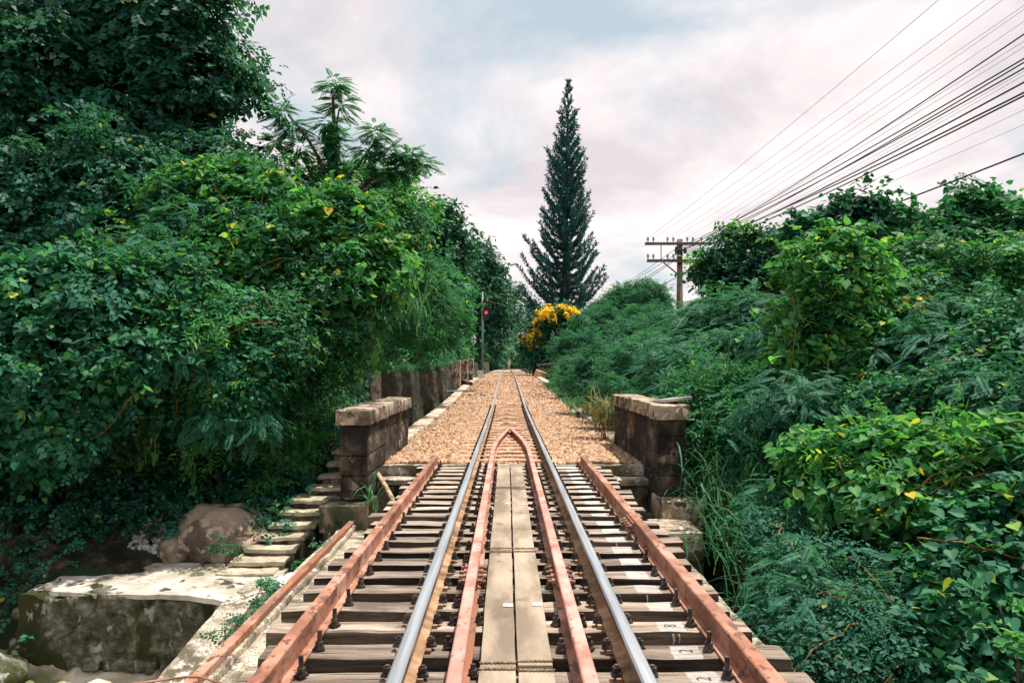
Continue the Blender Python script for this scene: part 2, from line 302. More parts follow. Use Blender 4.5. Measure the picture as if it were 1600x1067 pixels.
m_ballast = M('ballast_stone', [(0.0, (0.14, 0.09, 0.06)), (0.15, (0.33, 0.195, 0.115)), (0.5, (0.49, 0.29, 0.165)), (0.8, (0.56, 0.37, 0.235)), (0.93, (0.50, 0.40, 0.31)), (1.0, (0.62, 0.52, 0.42))], island=True, rough=0.92, bump=0.3, bscale=60, bdist=0.005)
m_bed = M('ballast_bed', [(0.25, (0.21, 0.11, 0.062)), (0.5, (0.46, 0.28, 0.165)), (0.75, (0.62, 0.44, 0.30))], scale=14, rough=0.95, bump=1.0, bscale=22, bdist=0.05,
           stain=[(0.35, 0.50, 0.62, (0.52, 0.47, 0.41), (1, 0.5, 1)), (0.9, 0.6, 0.75, (0.20, 0.17, 0.10), (1, 0.6, 1))])
m_sleeper = M('dusty_sleeper', [(0.25, (0.30, 0.16, 0.10)), (0.5, (0.52, 0.31, 0.20)), (0.75, (0.64, 0.44, 0.31))], scale=3, stretch=(1, 3, 3), rough=0.92, bump=0.5, bscale=12, rnd=0.12)
m_soil = M('soil_and_litter', [(0.25, (0.012, 0.014, 0.008)), (0.5, (0.035, 0.033, 0.018)), (0.7, (0.09, 0.07, 0.04)), (0.88, (0.20, 0.15, 0.09))], scale=3.5, rough=0.97, bump=1.0, bscale=10, bdist=0.06,
           stain=[(0.8, 0.52, 0.66, (0.03, 0.055, 0.02), (1, 1, 1))])
m_stream = M('sandy_stream_bed', [(0.25, (0.28, 0.23, 0.15)), (0.5, (0.48, 0.42, 0.30)), (0.75, (0.62, 0.57, 0.46))], scale=2.5, rough=0.9, bump=0.5, bscale=12, bdist=0.03, stain=[(1.2, 0.52, 0.66, (0.20, 0.22, 0.10), (1, 1, 1))])
m_boulder = M('brown_boulder', [(0.2, (0.10, 0.075, 0.055)), (0.5, (0.23, 0.175, 0.13)), (0.8, (0.38, 0.295, 0.225))], scale=2.2, rough=0.9, bump=0.5, bscale=15, bdist=0.02,
           stain=[(2.0, 0.57, 0.72, (0.10, 0.10, 0.06), (1, 1, 1)), (5, 0.63, 0.72, (0.46, 0.36, 0.28), (1, 1, 1))])
m_bark = M('bark', [(0.25, (0.03, 0.022, 0.016)), (0.5, (0.085, 0.062, 0.045)), (0.75, (0.17, 0.125, 0.09))], scale=5, stretch=(3, 3, 0.6), rough=0.95, bump=0.8, bscale=18, bdist=0.02)
m_vine = M('vine_stem', [(0.3, (0.13, 0.07, 0.03)), (0.7, (0.30, 0.17, 0.075))], scale=9, rough=0.85, bump=0.3)
m_pole = M('weathered_pole_wood', [(0.25, (0.09, 0.07, 0.055)), (0.5, (0.19, 0.15, 0.115)), (0.75, (0.30, 0.245, 0.19))], scale=3, stretch=(4, 4, 0.4), rough=0.9, bump=0.5, bscale=14, bdist=0.01)
m_arm = M('crossarm_wood', [(0.3, (0.10, 0.09, 0.08)), (0.7, (0.22, 0.20, 0.175))], scale=3, stretch=(0.6, 4, 4), rough=0.9, bump=0.4)
m_insul = flat('glazed_insulator', (0.55, 0.53, 0.52), 0.25)
m_wire = flat('black_cable', (0.012, 0.012, 0.013), 0.6)
m_wire2 = flat('bare_wire', (0.42, 0.42, 0.52), 0.5, 0.3)
m_grey = M('galvanised_post', [(0.3, (0.16, 0.17, 0.17)), (0.7, (0.28, 0.29, 0.29))], scale=6, rough=0.6, metallic=0.2, bump=0.2)
m_black = flat('black_enamel', (0.012, 0.013, 0.014), 0.5)
m_sign = flat('white_sign_enamel', (0.78, 0.79, 0.80), 0.4)
m_bamboo = M('tan_pole', [(0.3, (0.30, 0.20, 0.11)), (0.7, (0.58, 0.44, 0.28))], scale=6, stretch=(1, 1, 4), rough=0.7, bump=0.3)
m_slab = M('grey_slab', [(0.3, (0.26, 0.25, 0.245)), (0.7, (0.46, 0.45, 0.44))], scale=5, rough=0.85, bump=0.4)
m_rope = M('coir_rope', [(0.3, (0.20, 0.15, 0.09)), (0.7, (0.42, 0.34, 0.23))], scale=60, rough=0.95, bump=0.8, bscale=150, bdist=0.004)
m_litter = flat('white_plastic', (0.78, 0.78, 0.80), 0.4)
m_red = bpy.data.materials.new('red_signal_lens'); m_red.use_nodes = True
_b = m_red.node_tree.nodes['Principled BSDF']; _b.inputs['Base Color'].default_value = (0.6, 0.02, 0.01, 1); _b.inputs['Emission Color'].default_value = (1.0, 0.045, 0.02, 1); _b.inputs['Emission Strength'].default_value = 1.3
m_skin = flat('skin', (0.45, 0.28, 0.20), 0.6); m_shirt = flat('white_shirt', (0.76, 0.76, 0.78), 0.85); m_trouser = flat('pale_trousers', (0.50, 0.46, 0.43), 0.9); m_hair = flat('dark_hair', (0.03, 0.025, 0.02), 0.7); m_bag = flat('dark_bag', (0.06, 0.045, 0.04), 0.7)

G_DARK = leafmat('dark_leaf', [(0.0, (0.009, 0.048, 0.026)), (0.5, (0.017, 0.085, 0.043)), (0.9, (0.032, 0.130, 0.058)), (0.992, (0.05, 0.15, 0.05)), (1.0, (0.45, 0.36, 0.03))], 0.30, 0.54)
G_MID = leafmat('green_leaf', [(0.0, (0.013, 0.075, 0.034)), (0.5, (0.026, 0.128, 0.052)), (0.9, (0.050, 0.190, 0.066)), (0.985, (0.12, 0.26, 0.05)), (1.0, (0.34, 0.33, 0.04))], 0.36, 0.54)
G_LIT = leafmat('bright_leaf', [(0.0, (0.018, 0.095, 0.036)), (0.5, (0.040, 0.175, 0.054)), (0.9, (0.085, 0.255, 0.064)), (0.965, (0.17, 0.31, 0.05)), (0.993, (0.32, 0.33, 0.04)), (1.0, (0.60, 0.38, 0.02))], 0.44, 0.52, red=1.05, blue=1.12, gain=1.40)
G_FEATHER = leafmat('feathery_leaf', [(0.0, (0.018, 0.085, 0.045)), (0.6, (0.038, 0.140, 0.070)), (1.0, (0.065, 0.195, 0.085))], 0.36, 0.6, patch=0.35, spec=0.15)
G_FAR = leafmat('far_leaf', [(0.0, (0.014, 0.062, 0.034)), (0.6, (0.026, 0.098, 0.048)), (1.0, (0.048, 0.145, 0.062))], 0.28, 0.55, spec=0.15)
G_PALE = leafmat('pale_leaf', [(0.0, (0.05, 0.14, 0.075)), (0.6, (0.10, 0.23, 0.12)), (1.0, (0.17, 0.31, 0.17))], 0.35, 0.5)
G_PINE = leafmat('pine_needle', [(0.0, (0.014, 0.066, 0.058)), (0.6, (0.026, 0.100, 0.084)), (1.0, (0.044, 0.140, 0.112))], 0.15, 0.65, patch=0.2, spec=0.1)
G_GRASS = leafmat('grass_blade', [(0.0, (0.025, 0.105, 0.045)), (0.5, (0.048, 0.175, 0.065)), (0.9, (0.075, 0.22, 0.075)), (1.0, (0.22, 0.28, 0.10))], 0.30, 0.55, spec=0.15, tcol=0.95, gain=1.12)
G_DRY = leafmat('dry_grass_blade', [(0.0, (0.09, 0.14, 0.05)), (0.5, (0.22, 0.22, 0.09)), (1.0, (0.36, 0.29, 0.14))], 0.25, 0.6, gain=1.0, red=1.0, blue=1.0, tcol=0.9)
G_FLOWER = leafmat('yellow_blossom', [(0.0, (0.72, 0.38, 0.01)), (0.5, (0.90, 0.62, 0.02)), (1.0, (0.94, 0.80, 0.12))], 0.35, 0.6, tcol=1.0, patch=0.15, gain=1.0, red=1.0, blue=1.0)

# ------------------------------------------------------------------ terrain
def smooth(a, b, x): t = np.clip((x - a) / (b - a), 0, 1); return t * t * (3 - 2 * t)
def ground(x, y):
    x = np.asarray(x, float); y = np.asarray(y, float)
    trk = np.interp(y, TZ_Y, TZ_Z)
    rise_l = np.interp(y, [-40, 10.2, 14, 17.5, 24, 60, 140, 400], [-1.32, -1.32, -0.05, 1.02, 1.12, 1.7, 2.2, 2.6])
    left = rise_l + np.clip(-x - 4.2, 0, 30) * 0.30
    stream = -2.15 + 0.10 * np.clip(-x - 6.5, 0, 40)
    near = smooth(9.9, 8.6, y)
    left = left * (1 - near) + stream * near
    right_n = -2.1 + np.clip(x - 2.4, 0, 40) * 0.42
    right_f = trk - 0.55 + np.clip(x - 3.0, 0, 40) * 0.34
    r = smooth(9.0, 15.5, y); right = right_n * (1 - r) + right_f * r
    right = np.minimum(right, 6.0); left = np.minimum(left, 9.0)
    mid = np.where(y > 11.9, trk - 0.34, -2.35)
    z = np.where(x < 0, left, right)
    # formation under the track beyond the abutment; on the left a ditch runs in front of the retaining wall
    w = smooth(2.9, 2.45, np.abs(x)); far_w = smooth(11.8, 11.9, y)
    zf = z.copy()
    ditch = trk - 0.62
    zf = np.where((x > -2.95) & (x < 0) & (y > 15.5), ditch, zf)
    z2 = zf * (1 - w) + mid * w
    z = np.where(y > 11.85, z2, np.where(np.abs(x) < 2.3, -2.35, np.where((x < 0) & (x > -2.95) & (y < 10.4), np.minimum(z, -2.0), z)))
    return z
def gz(x, y): return float(ground(x, y))
def build_ground():
    xs = np.unique(np.round(np.concatenate([np.linspace(-9, 9, 121), -9 - np.geomspace(0.3, 900, 36), 9 + np.geomspace(0.3, 900, 36)]), 4))
    ys = np.unique(np.round(np.concatenate([np.linspace(-6, 22, 141), 22 + np.geomspace(0.4, 1500, 60), -6 - np.geomspace(0.5, 60, 12)]), 4))
    X, Y = np.meshgrid(xs, ys); Z = ground(X, Y)
    hills = np.clip((np.abs(X) - 25) / 400, 0, 1) * 40 + np.clip((Y - 220) / 800, 0, 1) * 20
    Z = Z + hills
    rng = R(3); Z = Z + np.where((np.abs(X) > 2.5), rng.normal(0, 0.03, Z.shape), 0)
    V = np.stack([X, Y, Z], -1).reshape(-1, 3); nx = len(xs); ny = len(ys)
    i = np.arange(nx - 1)[None, :] + (np.arange(ny - 1) * nx)[:, None]
    q = np.stack([i, i + 1, i + nx + 1, i + nx], -1).reshape(-1, 4)
    me = raw_mesh('ground', V, q.ravel(), np.arange(len(q)) * 4, m_soil, True); me.materials.append(m_stream)
    cen = V[q].mean(1); low = ((cen[:, 2] < -1.9) & (cen[:, 1] < 9.2)).astype(np.int32); me.polygons.foreach_set('material_index', low)
    tag(put('ground', me), kind='structure')
build_ground()
# ballast bed with shoulders, from the abutment to far beyond the bend
def build_bed():
    prof = [(-2.18, -0.20), (-1.9, -0.16), (-1.35, -0.125), (-1.0, -0.145), (-0.58, -0.172), (0, -0.178), (0.58, -0.172), (1.0, -0.145), (1.35, -0.125), (1.9, -0.16), (2.24, -0.20)]
    ys = np.unique(np.concatenate([np.linspace(11.95, 40, 150), np.linspace(40, 230, 120)]))
    rng = R(5); V = []
    for y in ys:
        for (x, z) in prof: V.append((x, y, tz(y) + z + rng.normal(0, 0.012)))
    n = len(prof); Fs = [(i * n + j, i * n + j + 1, (i + 1) * n + j + 1, (i + 1) * n + j) for i in range(len(ys) - 1) for j in range(n - 1)]
    return tag(put('ballast_bed', mesh_from('ballast_bed', V, Fs, m_bed, smooth=True)), kind='structure')
bed = build_bed()

# stones: an eight-cornered lump, 12 triangles
def stone_tmpl(seed):
    rng = R(seed); v = np.array([(x, y, z) for z in (-1, 1) for y in (-1, 1) for x in (-1, 1)], float) * [0.5, 0.56, 0.48]
    v[4:] *= [0.70, 0.75, 1]; v += rng.normal(0, 0.13, v.shape)
    return v, [(0, 2, 3, 1), (4, 5, 7, 6), (0, 1, 5, 4), (1, 3, 7, 5), (3, 2, 6, 7), (2, 0, 4, 6)]
def lay_stones(name, n, xr, yr, zfun, size, seed, mat, power=1.0):
    rng = R(seed); x = rng.uniform(*xr, n); y = yr[0] + (yr[1] - yr[0]) * rng.uniform(0, 1, n) ** power
    pos = np.stack([x, y, zfun(x, y)], -1); T = rng.normal(size=(n, 3)); T[:, 2] *= 0.8; Nn = rng.normal(size=(n, 3)) * 0.9 + [0, 0, 1]
    return scatter(name, stone_tmpl(seed), pos, T, Nn, size * (0.45 + 1.25 * rng.random(n) ** 2.0), mat)
def bedz(x, y):
    px = [-2.18, -1.9, -1.35, -1.0, -0.58, 0, 0.58, 1.0, 1.35, 1.9, 2.24]; pz = [-0.20, -0.16, -0.125, -0.145, -0.172, -0.178, -0.172, -0.145, -0.125, -0.16, -0.20]
    return np.interp(y, TZ_Y, TZ_Z) + np.interp(x, px, pz)
def ballast_stuff(name, label, n, xr, yr, size, seed, power=1.0):
    tag(put(name, lay_stones(name, n, xr, yr, lambda x, y: bedz(x, y) + 0.004, size, seed, m_ballast, power)), label, 'ballast', kind='stuff')
ballast_stuff('ballast_stones', 'orange crushed stone ballast heaped left of the track beyond the bridge', 12000, (-2.03, -0.62), (11.98, 32), 0.044, 11, 1.5)
ballast_stuff('ballast_stones', 'orange crushed stone ballast heaped right of the track beyond the bridge', 12000, (0.62, 2.05), (11.98, 32), 0.044, 12, 1.5)
ballast_stuff('ballast_stones', 'small ballast stones lying between the two running rails', 3600, (-0.46, 0.46), (11.98, 32), 0.036, 13, 1.4)
ballast_stuff('ballast_stones', 'pale ballast stones along the far stretch of track', 9000, (-2.03, 2.05), (29, 90), 0.070, 14, 1.6)

# ------------------------------------------------------------------ bridge
Y_AB = 11.75                                  # front of the abutment back wall
DECK0, PITCH = -1.0, 0.374
rng0 = random.Random(7)
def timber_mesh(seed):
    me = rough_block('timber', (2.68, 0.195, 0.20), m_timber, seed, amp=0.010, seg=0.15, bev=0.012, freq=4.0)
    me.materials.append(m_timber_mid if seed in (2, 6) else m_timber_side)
    for p in me.polygons: p.material_index = 0 if p.normal.z > 0.55 else 1  # all but upward faces take the side colour, mostly painted-in shade
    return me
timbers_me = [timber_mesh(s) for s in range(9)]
deck = thing('bridge_deck', (0, 5, -0.25), 'open bridge deck of weathered cross timbers carrying the rails', 'bridge deck')
timber_y = []
tile_me = []
def quad_sheet(name, w, d, mat, seed, n=6):
    rng = R(seed); V = []; 
    for j in range(2):
        for i in range(n + 1):
            V.append((-w / 2 + w * i / n, (-d / 2 if j == 0 else d / 2) + rng.normal(0, 0.004), 0))
    return mesh_from(name, V, [(i, i + 1, n + 2 + i, n + 1 + i) for i in range(n)], mat)
tile_me = [quad_sheet('white_patch', 0.155, 0.172, m_white, s) for s in range(4)]
def text_mesh(name, s, size, mat):
    cu = bpy.data.curves.new(name, 'FONT'); cu.body = s; cu.size = size; cu.align_x = 'CENTER'; cu.align_y = 'CENTER'; cu.offset = -0.0016
    o = bpy.data.objects.new(name, cu); C.objects.link(o); dg = bpy.context.evaluated_depsgraph_get()
    me = bpy.data.meshes.new_from_object(o.evaluated_get(dg)); bpy.data.objects.remove(o); bpy.data.curves.remove(cu)
    me.materials.clear(); me.materials.append(mat); return me
k = 0; y = 3.66 + PITCH * (-12)
ys_t = []
while True:
    yy = 3.735 + PITCH * (k - 12)
    if yy > Y_AB - 0.12: break
    ys_t.append(yy); k += 1
digits = {12: '2', 13: '2', 14: '8'}
for k, yy in enumerate(ys_t):
    jx, jy, jr = rng0.uniform(-0.08, 0.08), rng0.uniform(-0.028, 0.028), rng0.uniform(-0.012, 0.012)
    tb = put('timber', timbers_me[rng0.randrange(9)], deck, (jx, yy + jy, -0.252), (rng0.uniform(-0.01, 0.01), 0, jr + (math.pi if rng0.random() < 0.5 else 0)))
    timber_y.append(yy + jy)
    if True:
        if k in digits:
            d = put('number', text_mesh('number', digits[k], 0.10, m_ink), None); d.parent = deck
            sg_ = -1.0 if math.cos(tb.rotation_euler.z) < 0 else 1.0
            top = max(v.co.z for v in tb.data.vertices if abs(v.co.x - sg_ * (0.86 - jx)) < 0.09)
            d.location = Vector((0.860, yy + jy, -0.252 + top + 0.002)) - WL[deck.name]; d.rotation_euler = (0, 0, math.radians(90)); d['label'] = 'black number ' + digits[k] + ' turned sideways'
# white paint runs on the fronts of three timbers
for (k, dx, h, w) in [(14, -0.02, 0.055, 0.012), (14, 0.012, 0.045, 0.010), (16, -0.03, 0.06, 0.009), (20, -0.02, 0.05, 0.012)]:
    v, f = tubevf([(0, 0, 0), (0.004, -0.004, -h * 0.6), (0.002, -0.004, -h)], [w * 0.5, w * 0.45, w * 0.3], 5)
    q = put('paint_run', mesh_from('paint_run', v, f, m_white), deck, (0.872 + dx, timber_y[k] - 0.098, -0.165))

# rails ----------------------------------------------------------------
def rail_profile(h=0.13, head=0.066, hh=0.034, foot=0.12, web=0.016):
    a, b, c = head / 2, foot / 2, web / 2
    right = [(b, 0), (b, 0.010), (c + 0.012, 0.022), (c, 0.034), (c, h - hh - 0.012), (a, h - hh), (a, h - 0.008), (a - 0.009, h)]
    return right + [(-x, z) for x, z in reversed(right)]
def rail_mesh(name, path, mats, prof, top_ids, foot_ids=()):
    V, Fs = sweep(prof, path); n = len(prof); fm = []
    for i in range(len(path) - 1):
        for j in range(n): fm.append(0 if j in top_ids else (2 if j in foot_ids else 1))
    fm += [1, 1]; return mesh_from(name, V, Fs, mats, fm)
rp = rail_profile(); NP = len(rp)
ysr = list(np.linspace(-6, 22, 3)) + list(np.linspace(23, 60, 38)) + list(np.linspace(62, 230, 60))
def bend(y): return 0.0 if y < 118 else 0.0035 * (y - 118) ** 2      # the line bends away to the right past the crest
# nut and clip on a rail foot / long bolt on the outer guard beams
def nut_mesh(name, tall):
    ps = [boxvf(-0.034, 0.034, -0.028, 0.028, 0, 0.012), cylvf(0, 0, 0.012, 0.022, 0.036, 0.033, 10), cylvf(0, 0, 0.022, 0.055, 0.028, 0.027, 6), cylvf(0, 0, 0.055, 0.066 + tall, 0.0155, 0.0155, 8)]
    v, f = join(ps); v = [(a * 0.78, b * 0.78, c * 0.80) for a, b, c in v]; return mesh_from(name, v, f, m_bolt)
clip_me = nut_mesh('clip_bolt', 0.0); short_me = nut_mesh('bolt', 0.018); long_me = nut_mesh('bolt_long', 0.058)
plate_me = mesh_from('bearing_plate', *boxvf(-0.088, 0.088, -0.055, 0.055, 0, 0.019), m_rustplate)
for side, lab in ((-1, 'left polished steel running rail of the metre gauge track'), (1, 'right polished steel running rail of the metre gauge track')):
    x0 = side * 0.533
    t = thing('running_rail', (x0, 3, -0.13), lab, 'rail', 'running rails')
    path = [(x0 + bend(y), y, tz(y) - 0.13) for y in ysr]
    put('steel_rail', rail_mesh('steel_rail', path, [m_railhead, m_railside, m_rustplate], rp, {6, 7, 8}, {0, 1, 2, 12, 13, 14, 15}), t)
    for yy in timber_y:
        if yy < 2.0: continue
        put('bearing_plate', plate_me, t, (x0, yy, -0.1495))
        for s2 in (-1, 1):
            put('clip_bolt', clip_me, t, (x0 + s2 * 0.082, yy + rng0.uniform(-0.02, 0.02), -0.132), (0, 0, rng0.uniform(-0.3, 0.3)))
    for i in range(26):
        yy = 12.35 + i * 0.6
        for s2 in (-1, 1): put('clip_bolt', clip_me, t, (x0 + s2 * 0.082, yy, tz(yy) - 0.125), (0, 0, rng0.uniform(-0.3, 0.3)))
# inner guard rails closing to a point
gp = [(0.055, 0), (0.055, 0.010), (0.012, 0.016), (0.012, 0.086), (0.033, 0.096), (0.033, 0.120), (0.026, 0.126), (-0.026, 0.126), (-0.033, 0.120), (-0.033, 0.096), (-0.012, 0.086), (-0.012, 0.016), (-0.055, 0.010), (-0.055, 0)]
def guard_x(y):
    if y < 12.2: return 0.29
    t = min((y - 12.2) / (17.15 - 12.2), 1.0); return max(0.29 * (1 - t ** 2.1) , 0.028)
fish_me = mesh_from('fishplate', *join([boxvf(-0.010, 0.010, -0.25, 0.25, 0.02, 0.085)] + [cylvf(0, 0, 0, 0.001, 0.001, 0.001, 3)][:0]), m_rust)
def side_nut():
    v, f = cylvf(0, 0, 0, 0.030, 0.021, 0.021, 6); v2, f2 = cylvf(0, 0, 0.030, 0.055, 0.011, 0.011, 7)
    return mesh_from('fishplate_bolt', *join([(v, f), (v2, f2)]), m_rust)
snut_me = side_nut()
for side, lab in ((-1, 'left pink painted inner guard rail curving to a point ahead'), (1, 'right pink painted inner guard rail curving to a point ahead')):
    ys_g = [-6, 2, 8, 12] + list(np.linspace(12.2, 17.15, 30))
    path = [(side * guard_x(y) + 0.005, y, tz(y) - 0.142 + max(0, min((y - 15.8) * 0.02, 0.04))) for y in ys_g]
    t = thing('guard_rail', (side * 0.29, 3, -0.14), lab, 'guard rail', 'inner guard rails')
    V, Fs = sweep(gp, path); fm = []
    for i in range(len(path) - 1):
        for j in range(len(gp)): fm.append(0 if 4 <= j <= 8 else 1)
    put('steel_rail', mesh_from('guard_steel', V, Fs, [m_pink, m_rust], fm + [1, 1]), t)
    for yy in timber_y:
        if yy < 2.5: continue
        for s2 in (-1, 1):
            if rng0.random() < 0.75: put('bolt', short_me, t, (side * 0.29 + s2 * 0.072, yy + rng0.uniform(-0.02, 0.02), -0.148), (0, 0, rng0.uniform(0, 1)))
    for s2 in (-1, 1):
        fpl = put('fishplate', fish_me, t, (side * 0.29 + s2 * 0.024 + 0.005, 5.35, -0.142))
        for q in range(4): put('fishplate_bolt', snut_me, fpl, (side * 0.29 + s2 * 0.034 + 0.005, 5.17 + q * 0.12, -0.088), (0, s2 * math.pi / 2, 0))
# outer guard beams: a channel on its foot, flange and bolts toward the track
def beam_prof(s):
    # s = +1: web on the left (inner) side, flange out to the right
    tw = 0.062 if s < 0 else 0.074; p = [(-0.042, 0), (-0.042, 0.012), (0.0, 0.014), (0.0, 0.118), (0.006, 0.124), (tw, 0.124), (tw, 0.108), (0.016, 0.106), (0.016, 0.014), (0.09, 0.012), (0.09, 0)]
    p = [(x * s, z) for x, z in p]
    return p if s < 0 else list(reversed(p))
for side, lab in ((-1, 'left rust red steel guard beam bolted along the timber ends'), (1, 'right rust red steel guard beam bolted along the timber ends')):
    x0 = -1.095 if side < 0 else 1.045
    t = thing('guard_beam', (x0, 3, -0.15), lab, 'guard beam', 'outer guard beams')
    yj = 3.9 + 3.2 if side > 0 else 5.6
    yend = 11.95
    pf = beam_prof(side)
    for (a, b) in ((-6, yj - 0.003), (yj + 0.003, yend)):
        V, Fs = sweep(pf, [(x0, a, -0.149), (x0, (a + b) / 2, -0.149), (x0, b, -0.149)]); put('steel_beam', mesh_from('beam_steel', V, Fs, m_rust), t)
    for yy in timber_y:
        if yy < 2.5: continue
        tall = yy < 4.9 or rng0.random() < 0.2
        put('bolt', long_me if tall else short_me, t, (x0 - side * 0.072, yy + rng0.uniform(-0.03, 0.03), -0.148), (rng0.uniform(-0.05, 0.05), rng0.uniform(-0.06, 0.06), rng0.uniform(0, 1)))
    if side > 0:
        fpl = put('fishplate', mesh_from('fishplate2', *boxvf(-0.014, 0, -0.22, 0.22, 0.024, 0.104), m_rust), t, (x0, yj, -0.149))
        for q in range(4): put('fishplate_bolt', snut_me, fpl, (x0 - 0.014, yj - 0.16 + q * 0.107, -0.085), (0, -math.pi / 2, 0))
    else:
        # tie wires looped round the timber ends
        for yy in timber_y:
            if yy < 3 or yy > 9.6: continue
            xx = x0 - 0.13 + rng0.uniform(-0.03, 0.02)
            v, f = tubevf([(xx - 0.02, yy - 0.103, -0.25), (xx - 0.01, yy - 0.104, -0.15), (xx + 0.01, yy - 0.02, -0.140), (xx + 0.05, yy + 0.06, -0.140), (xx + 0.085, yy + 0.09, -0.12)], 0.0045, 5)
            put('tie_wire', mesh_from('tie_wire', v, f, m_bolt), t)
# plank walkway ----------------------------------------------------------
walk = thing('plank_walkway', (-0.02, 3, -0.13), 'narrow tan walkway of paired boards laid between the guard rails', 'walkway')
segs = [(-1.2, 1.4), (1.42, 3.74), (3.75, 6.12), (6.13, 9.30), (9.31, 11.62)]
for i, (a, b) in enumerate(segs):
    for j, (xa, xb) in enumerate(((-0.192, -0.020), (-0.010, 0.158))):
        me = rough_block('plank', (xb - xa - 0.003, b - a - 0.012, 0.034), m_plank, i * 2 + j + 20, amp=0.003, seg=0.12, bev=0.006, freq=3)
        dz = (0.006 if (i + j) % 2 else 0.0)
        pl = put('plank', me, walk, ((xa + xb) / 2, (a + b) / 2, -0.128 + dz), (rng0.uniform(-0.003, 0.003), 0, rng0.uniform(-0.003, 0.003)))
        for e in ((b - 0.045), (a + 0.045)):
            if 2 < e < 11 :
                pts = [(xa - 0.002 + (xb - xa + 0.004) * q / 24.0, e + 0.004 * math.sin(q * 2.2), -0.107 + dz + 0.004 * abs(math.sin(q * 1.6))) for q in range(25)]
                put('binding_cord', mesh_from('binding_cord', *tubevf(pts, 0.0055, 5), m_rope), pl)
        if i in (2, 3) :
            yy = 4.72 if i == 2 else 8.2
            tg = put('painted_tag', mesh_from('painted_tag', *boxvf(-0.030, 0.030, -0.030, 0.030, 0, 0.0025), m_white), pl, ((xb - 0.034) if j == 0 else (xb - 0.038), yy, -0.1085 + dz))
            for q in range(3): pass

# abutment, ledges -------------------------------------------------------
ab = thing('bridge_abutment', (0, Y_AB, -0.6), 'stained concrete abutment where the bridge deck meets the ballast', 'abutment')
put('back_wall', rough_block('back_wall', (4.10, 0.22, 0.16), m_conc, 3, 0.014, 0.14, 0.03), ab, (0.13, Y_AB + 0.13, -0.225))
put('back_wall_face', rough_block('back_wall_face', (4.0, 0.16, 1.9), m_conc_dark, 4, 0.014, 0.2, 0.03), ab, (0.13, Y_AB + 0.15, -1.26))
for (x0, x1, ztop, seed) in ((1.42, 2.16, -0.30, 5), (-1.94, -1.40, -0.30, 6)):
    put('bearing_ledge', rough_block('bearing_ledge', (x1 - x0, 0.42, 0.09), m_conc, seed, 0.016, 0.1, 0.03), ab, ((x0 + x1) / 2, Y_AB - 0.19, ztop - 0.045))
    put('bearing_block', rough_block('bearing_block', (x1 - x0 - 0.03, 0.36, 1.9), m_conc_dark, seed + 9, 0.016, 0.14, 0.03), ab, ((x0 + x1) / 2, Y_AB - 0.17, ztop - 0.09 - 0.95))
put('abutment_core', rough_block('abutment_core', (3.0, 0.5, 1.8), m_conc_dark, 15, 0.01, 0.3), ab, (0, Y_AB - 0.20, -1.36))
lg = thing('concrete_ledge', (-1.6, 6, -1.6), 'rough sandy concrete ledge along the left side of the bridge', 'ledge')
put('ledge_body', rough_block('ledge_body', (1.25, 16.2, 1.7), m_conc, 31, 0.035, 0.16, 0.05, 2.2), lg, (-1.58, 2.1, -1.60))
put('ledge_curb', rough_block('ledge_curb', (0.16, 16.0, 0.09), m_conc, 32, 0.02, 0.12, 0.03, 3.0), lg, (-2.03, 2.1, -0.735))
rg = thing('concrete_ledge', (1.6, 6, -1.6), 'crumbling concrete ledge beside the grass on the right of the bridge', 'ledge')
put('ledge_body', rough_block('ledge_body_r', (0.92, 15.4, 1.7), m_conc, 33, 0.04, 0.16, 0.05, 2.4), rg, (1.42, 1.9, -1.60))
# rusty rail lying on the left ledge
t = tag(put('scrap_rail', mesh_from('scrap_rail', *sweep([(0.035, 0), (0.035, 0.06), (0.028, 0.066), (-0.028, 0.066), (-0.035, 0.06), (-0.035, 0)], [(-2.02, -4, -0.70), (-2.015, 3, -0.70), (-2.02, 10.2, -0.70)]), m_rust)),
    'narrow rusty steel bar lying on the concrete ledge left of the bridge', 'steel bar')
# a twisted wire tied over it
pts = [at(282, 1027, 4.9), at(318, 1022, 4.95), at(342, 1019, 4.97), at(352, 1022, 4.95), at(372, 1027, 5.0), at(410, 1030, 5.05)]
pts[2] = Vector((-2.06, 4.97, -0.628)); pts[3] = Vector((-1.975, 4.97, -0.628)); pts[1] = Vector((-2.35, 4.95, -0.66)); pts[0] = Vector((-2.9, 5.0, -0.72)); pts[4] = Vector((-1.8, 5.0, -0.70)); pts[5] = Vector((-1.5, 5.05, -0.72))
tag(put('tie_wire', mesh_from('wire', *tubevf(pts, 0.008, 5), m_rust)), 'rusty wire knotted over the steel bar on the left ledge', 'wire')
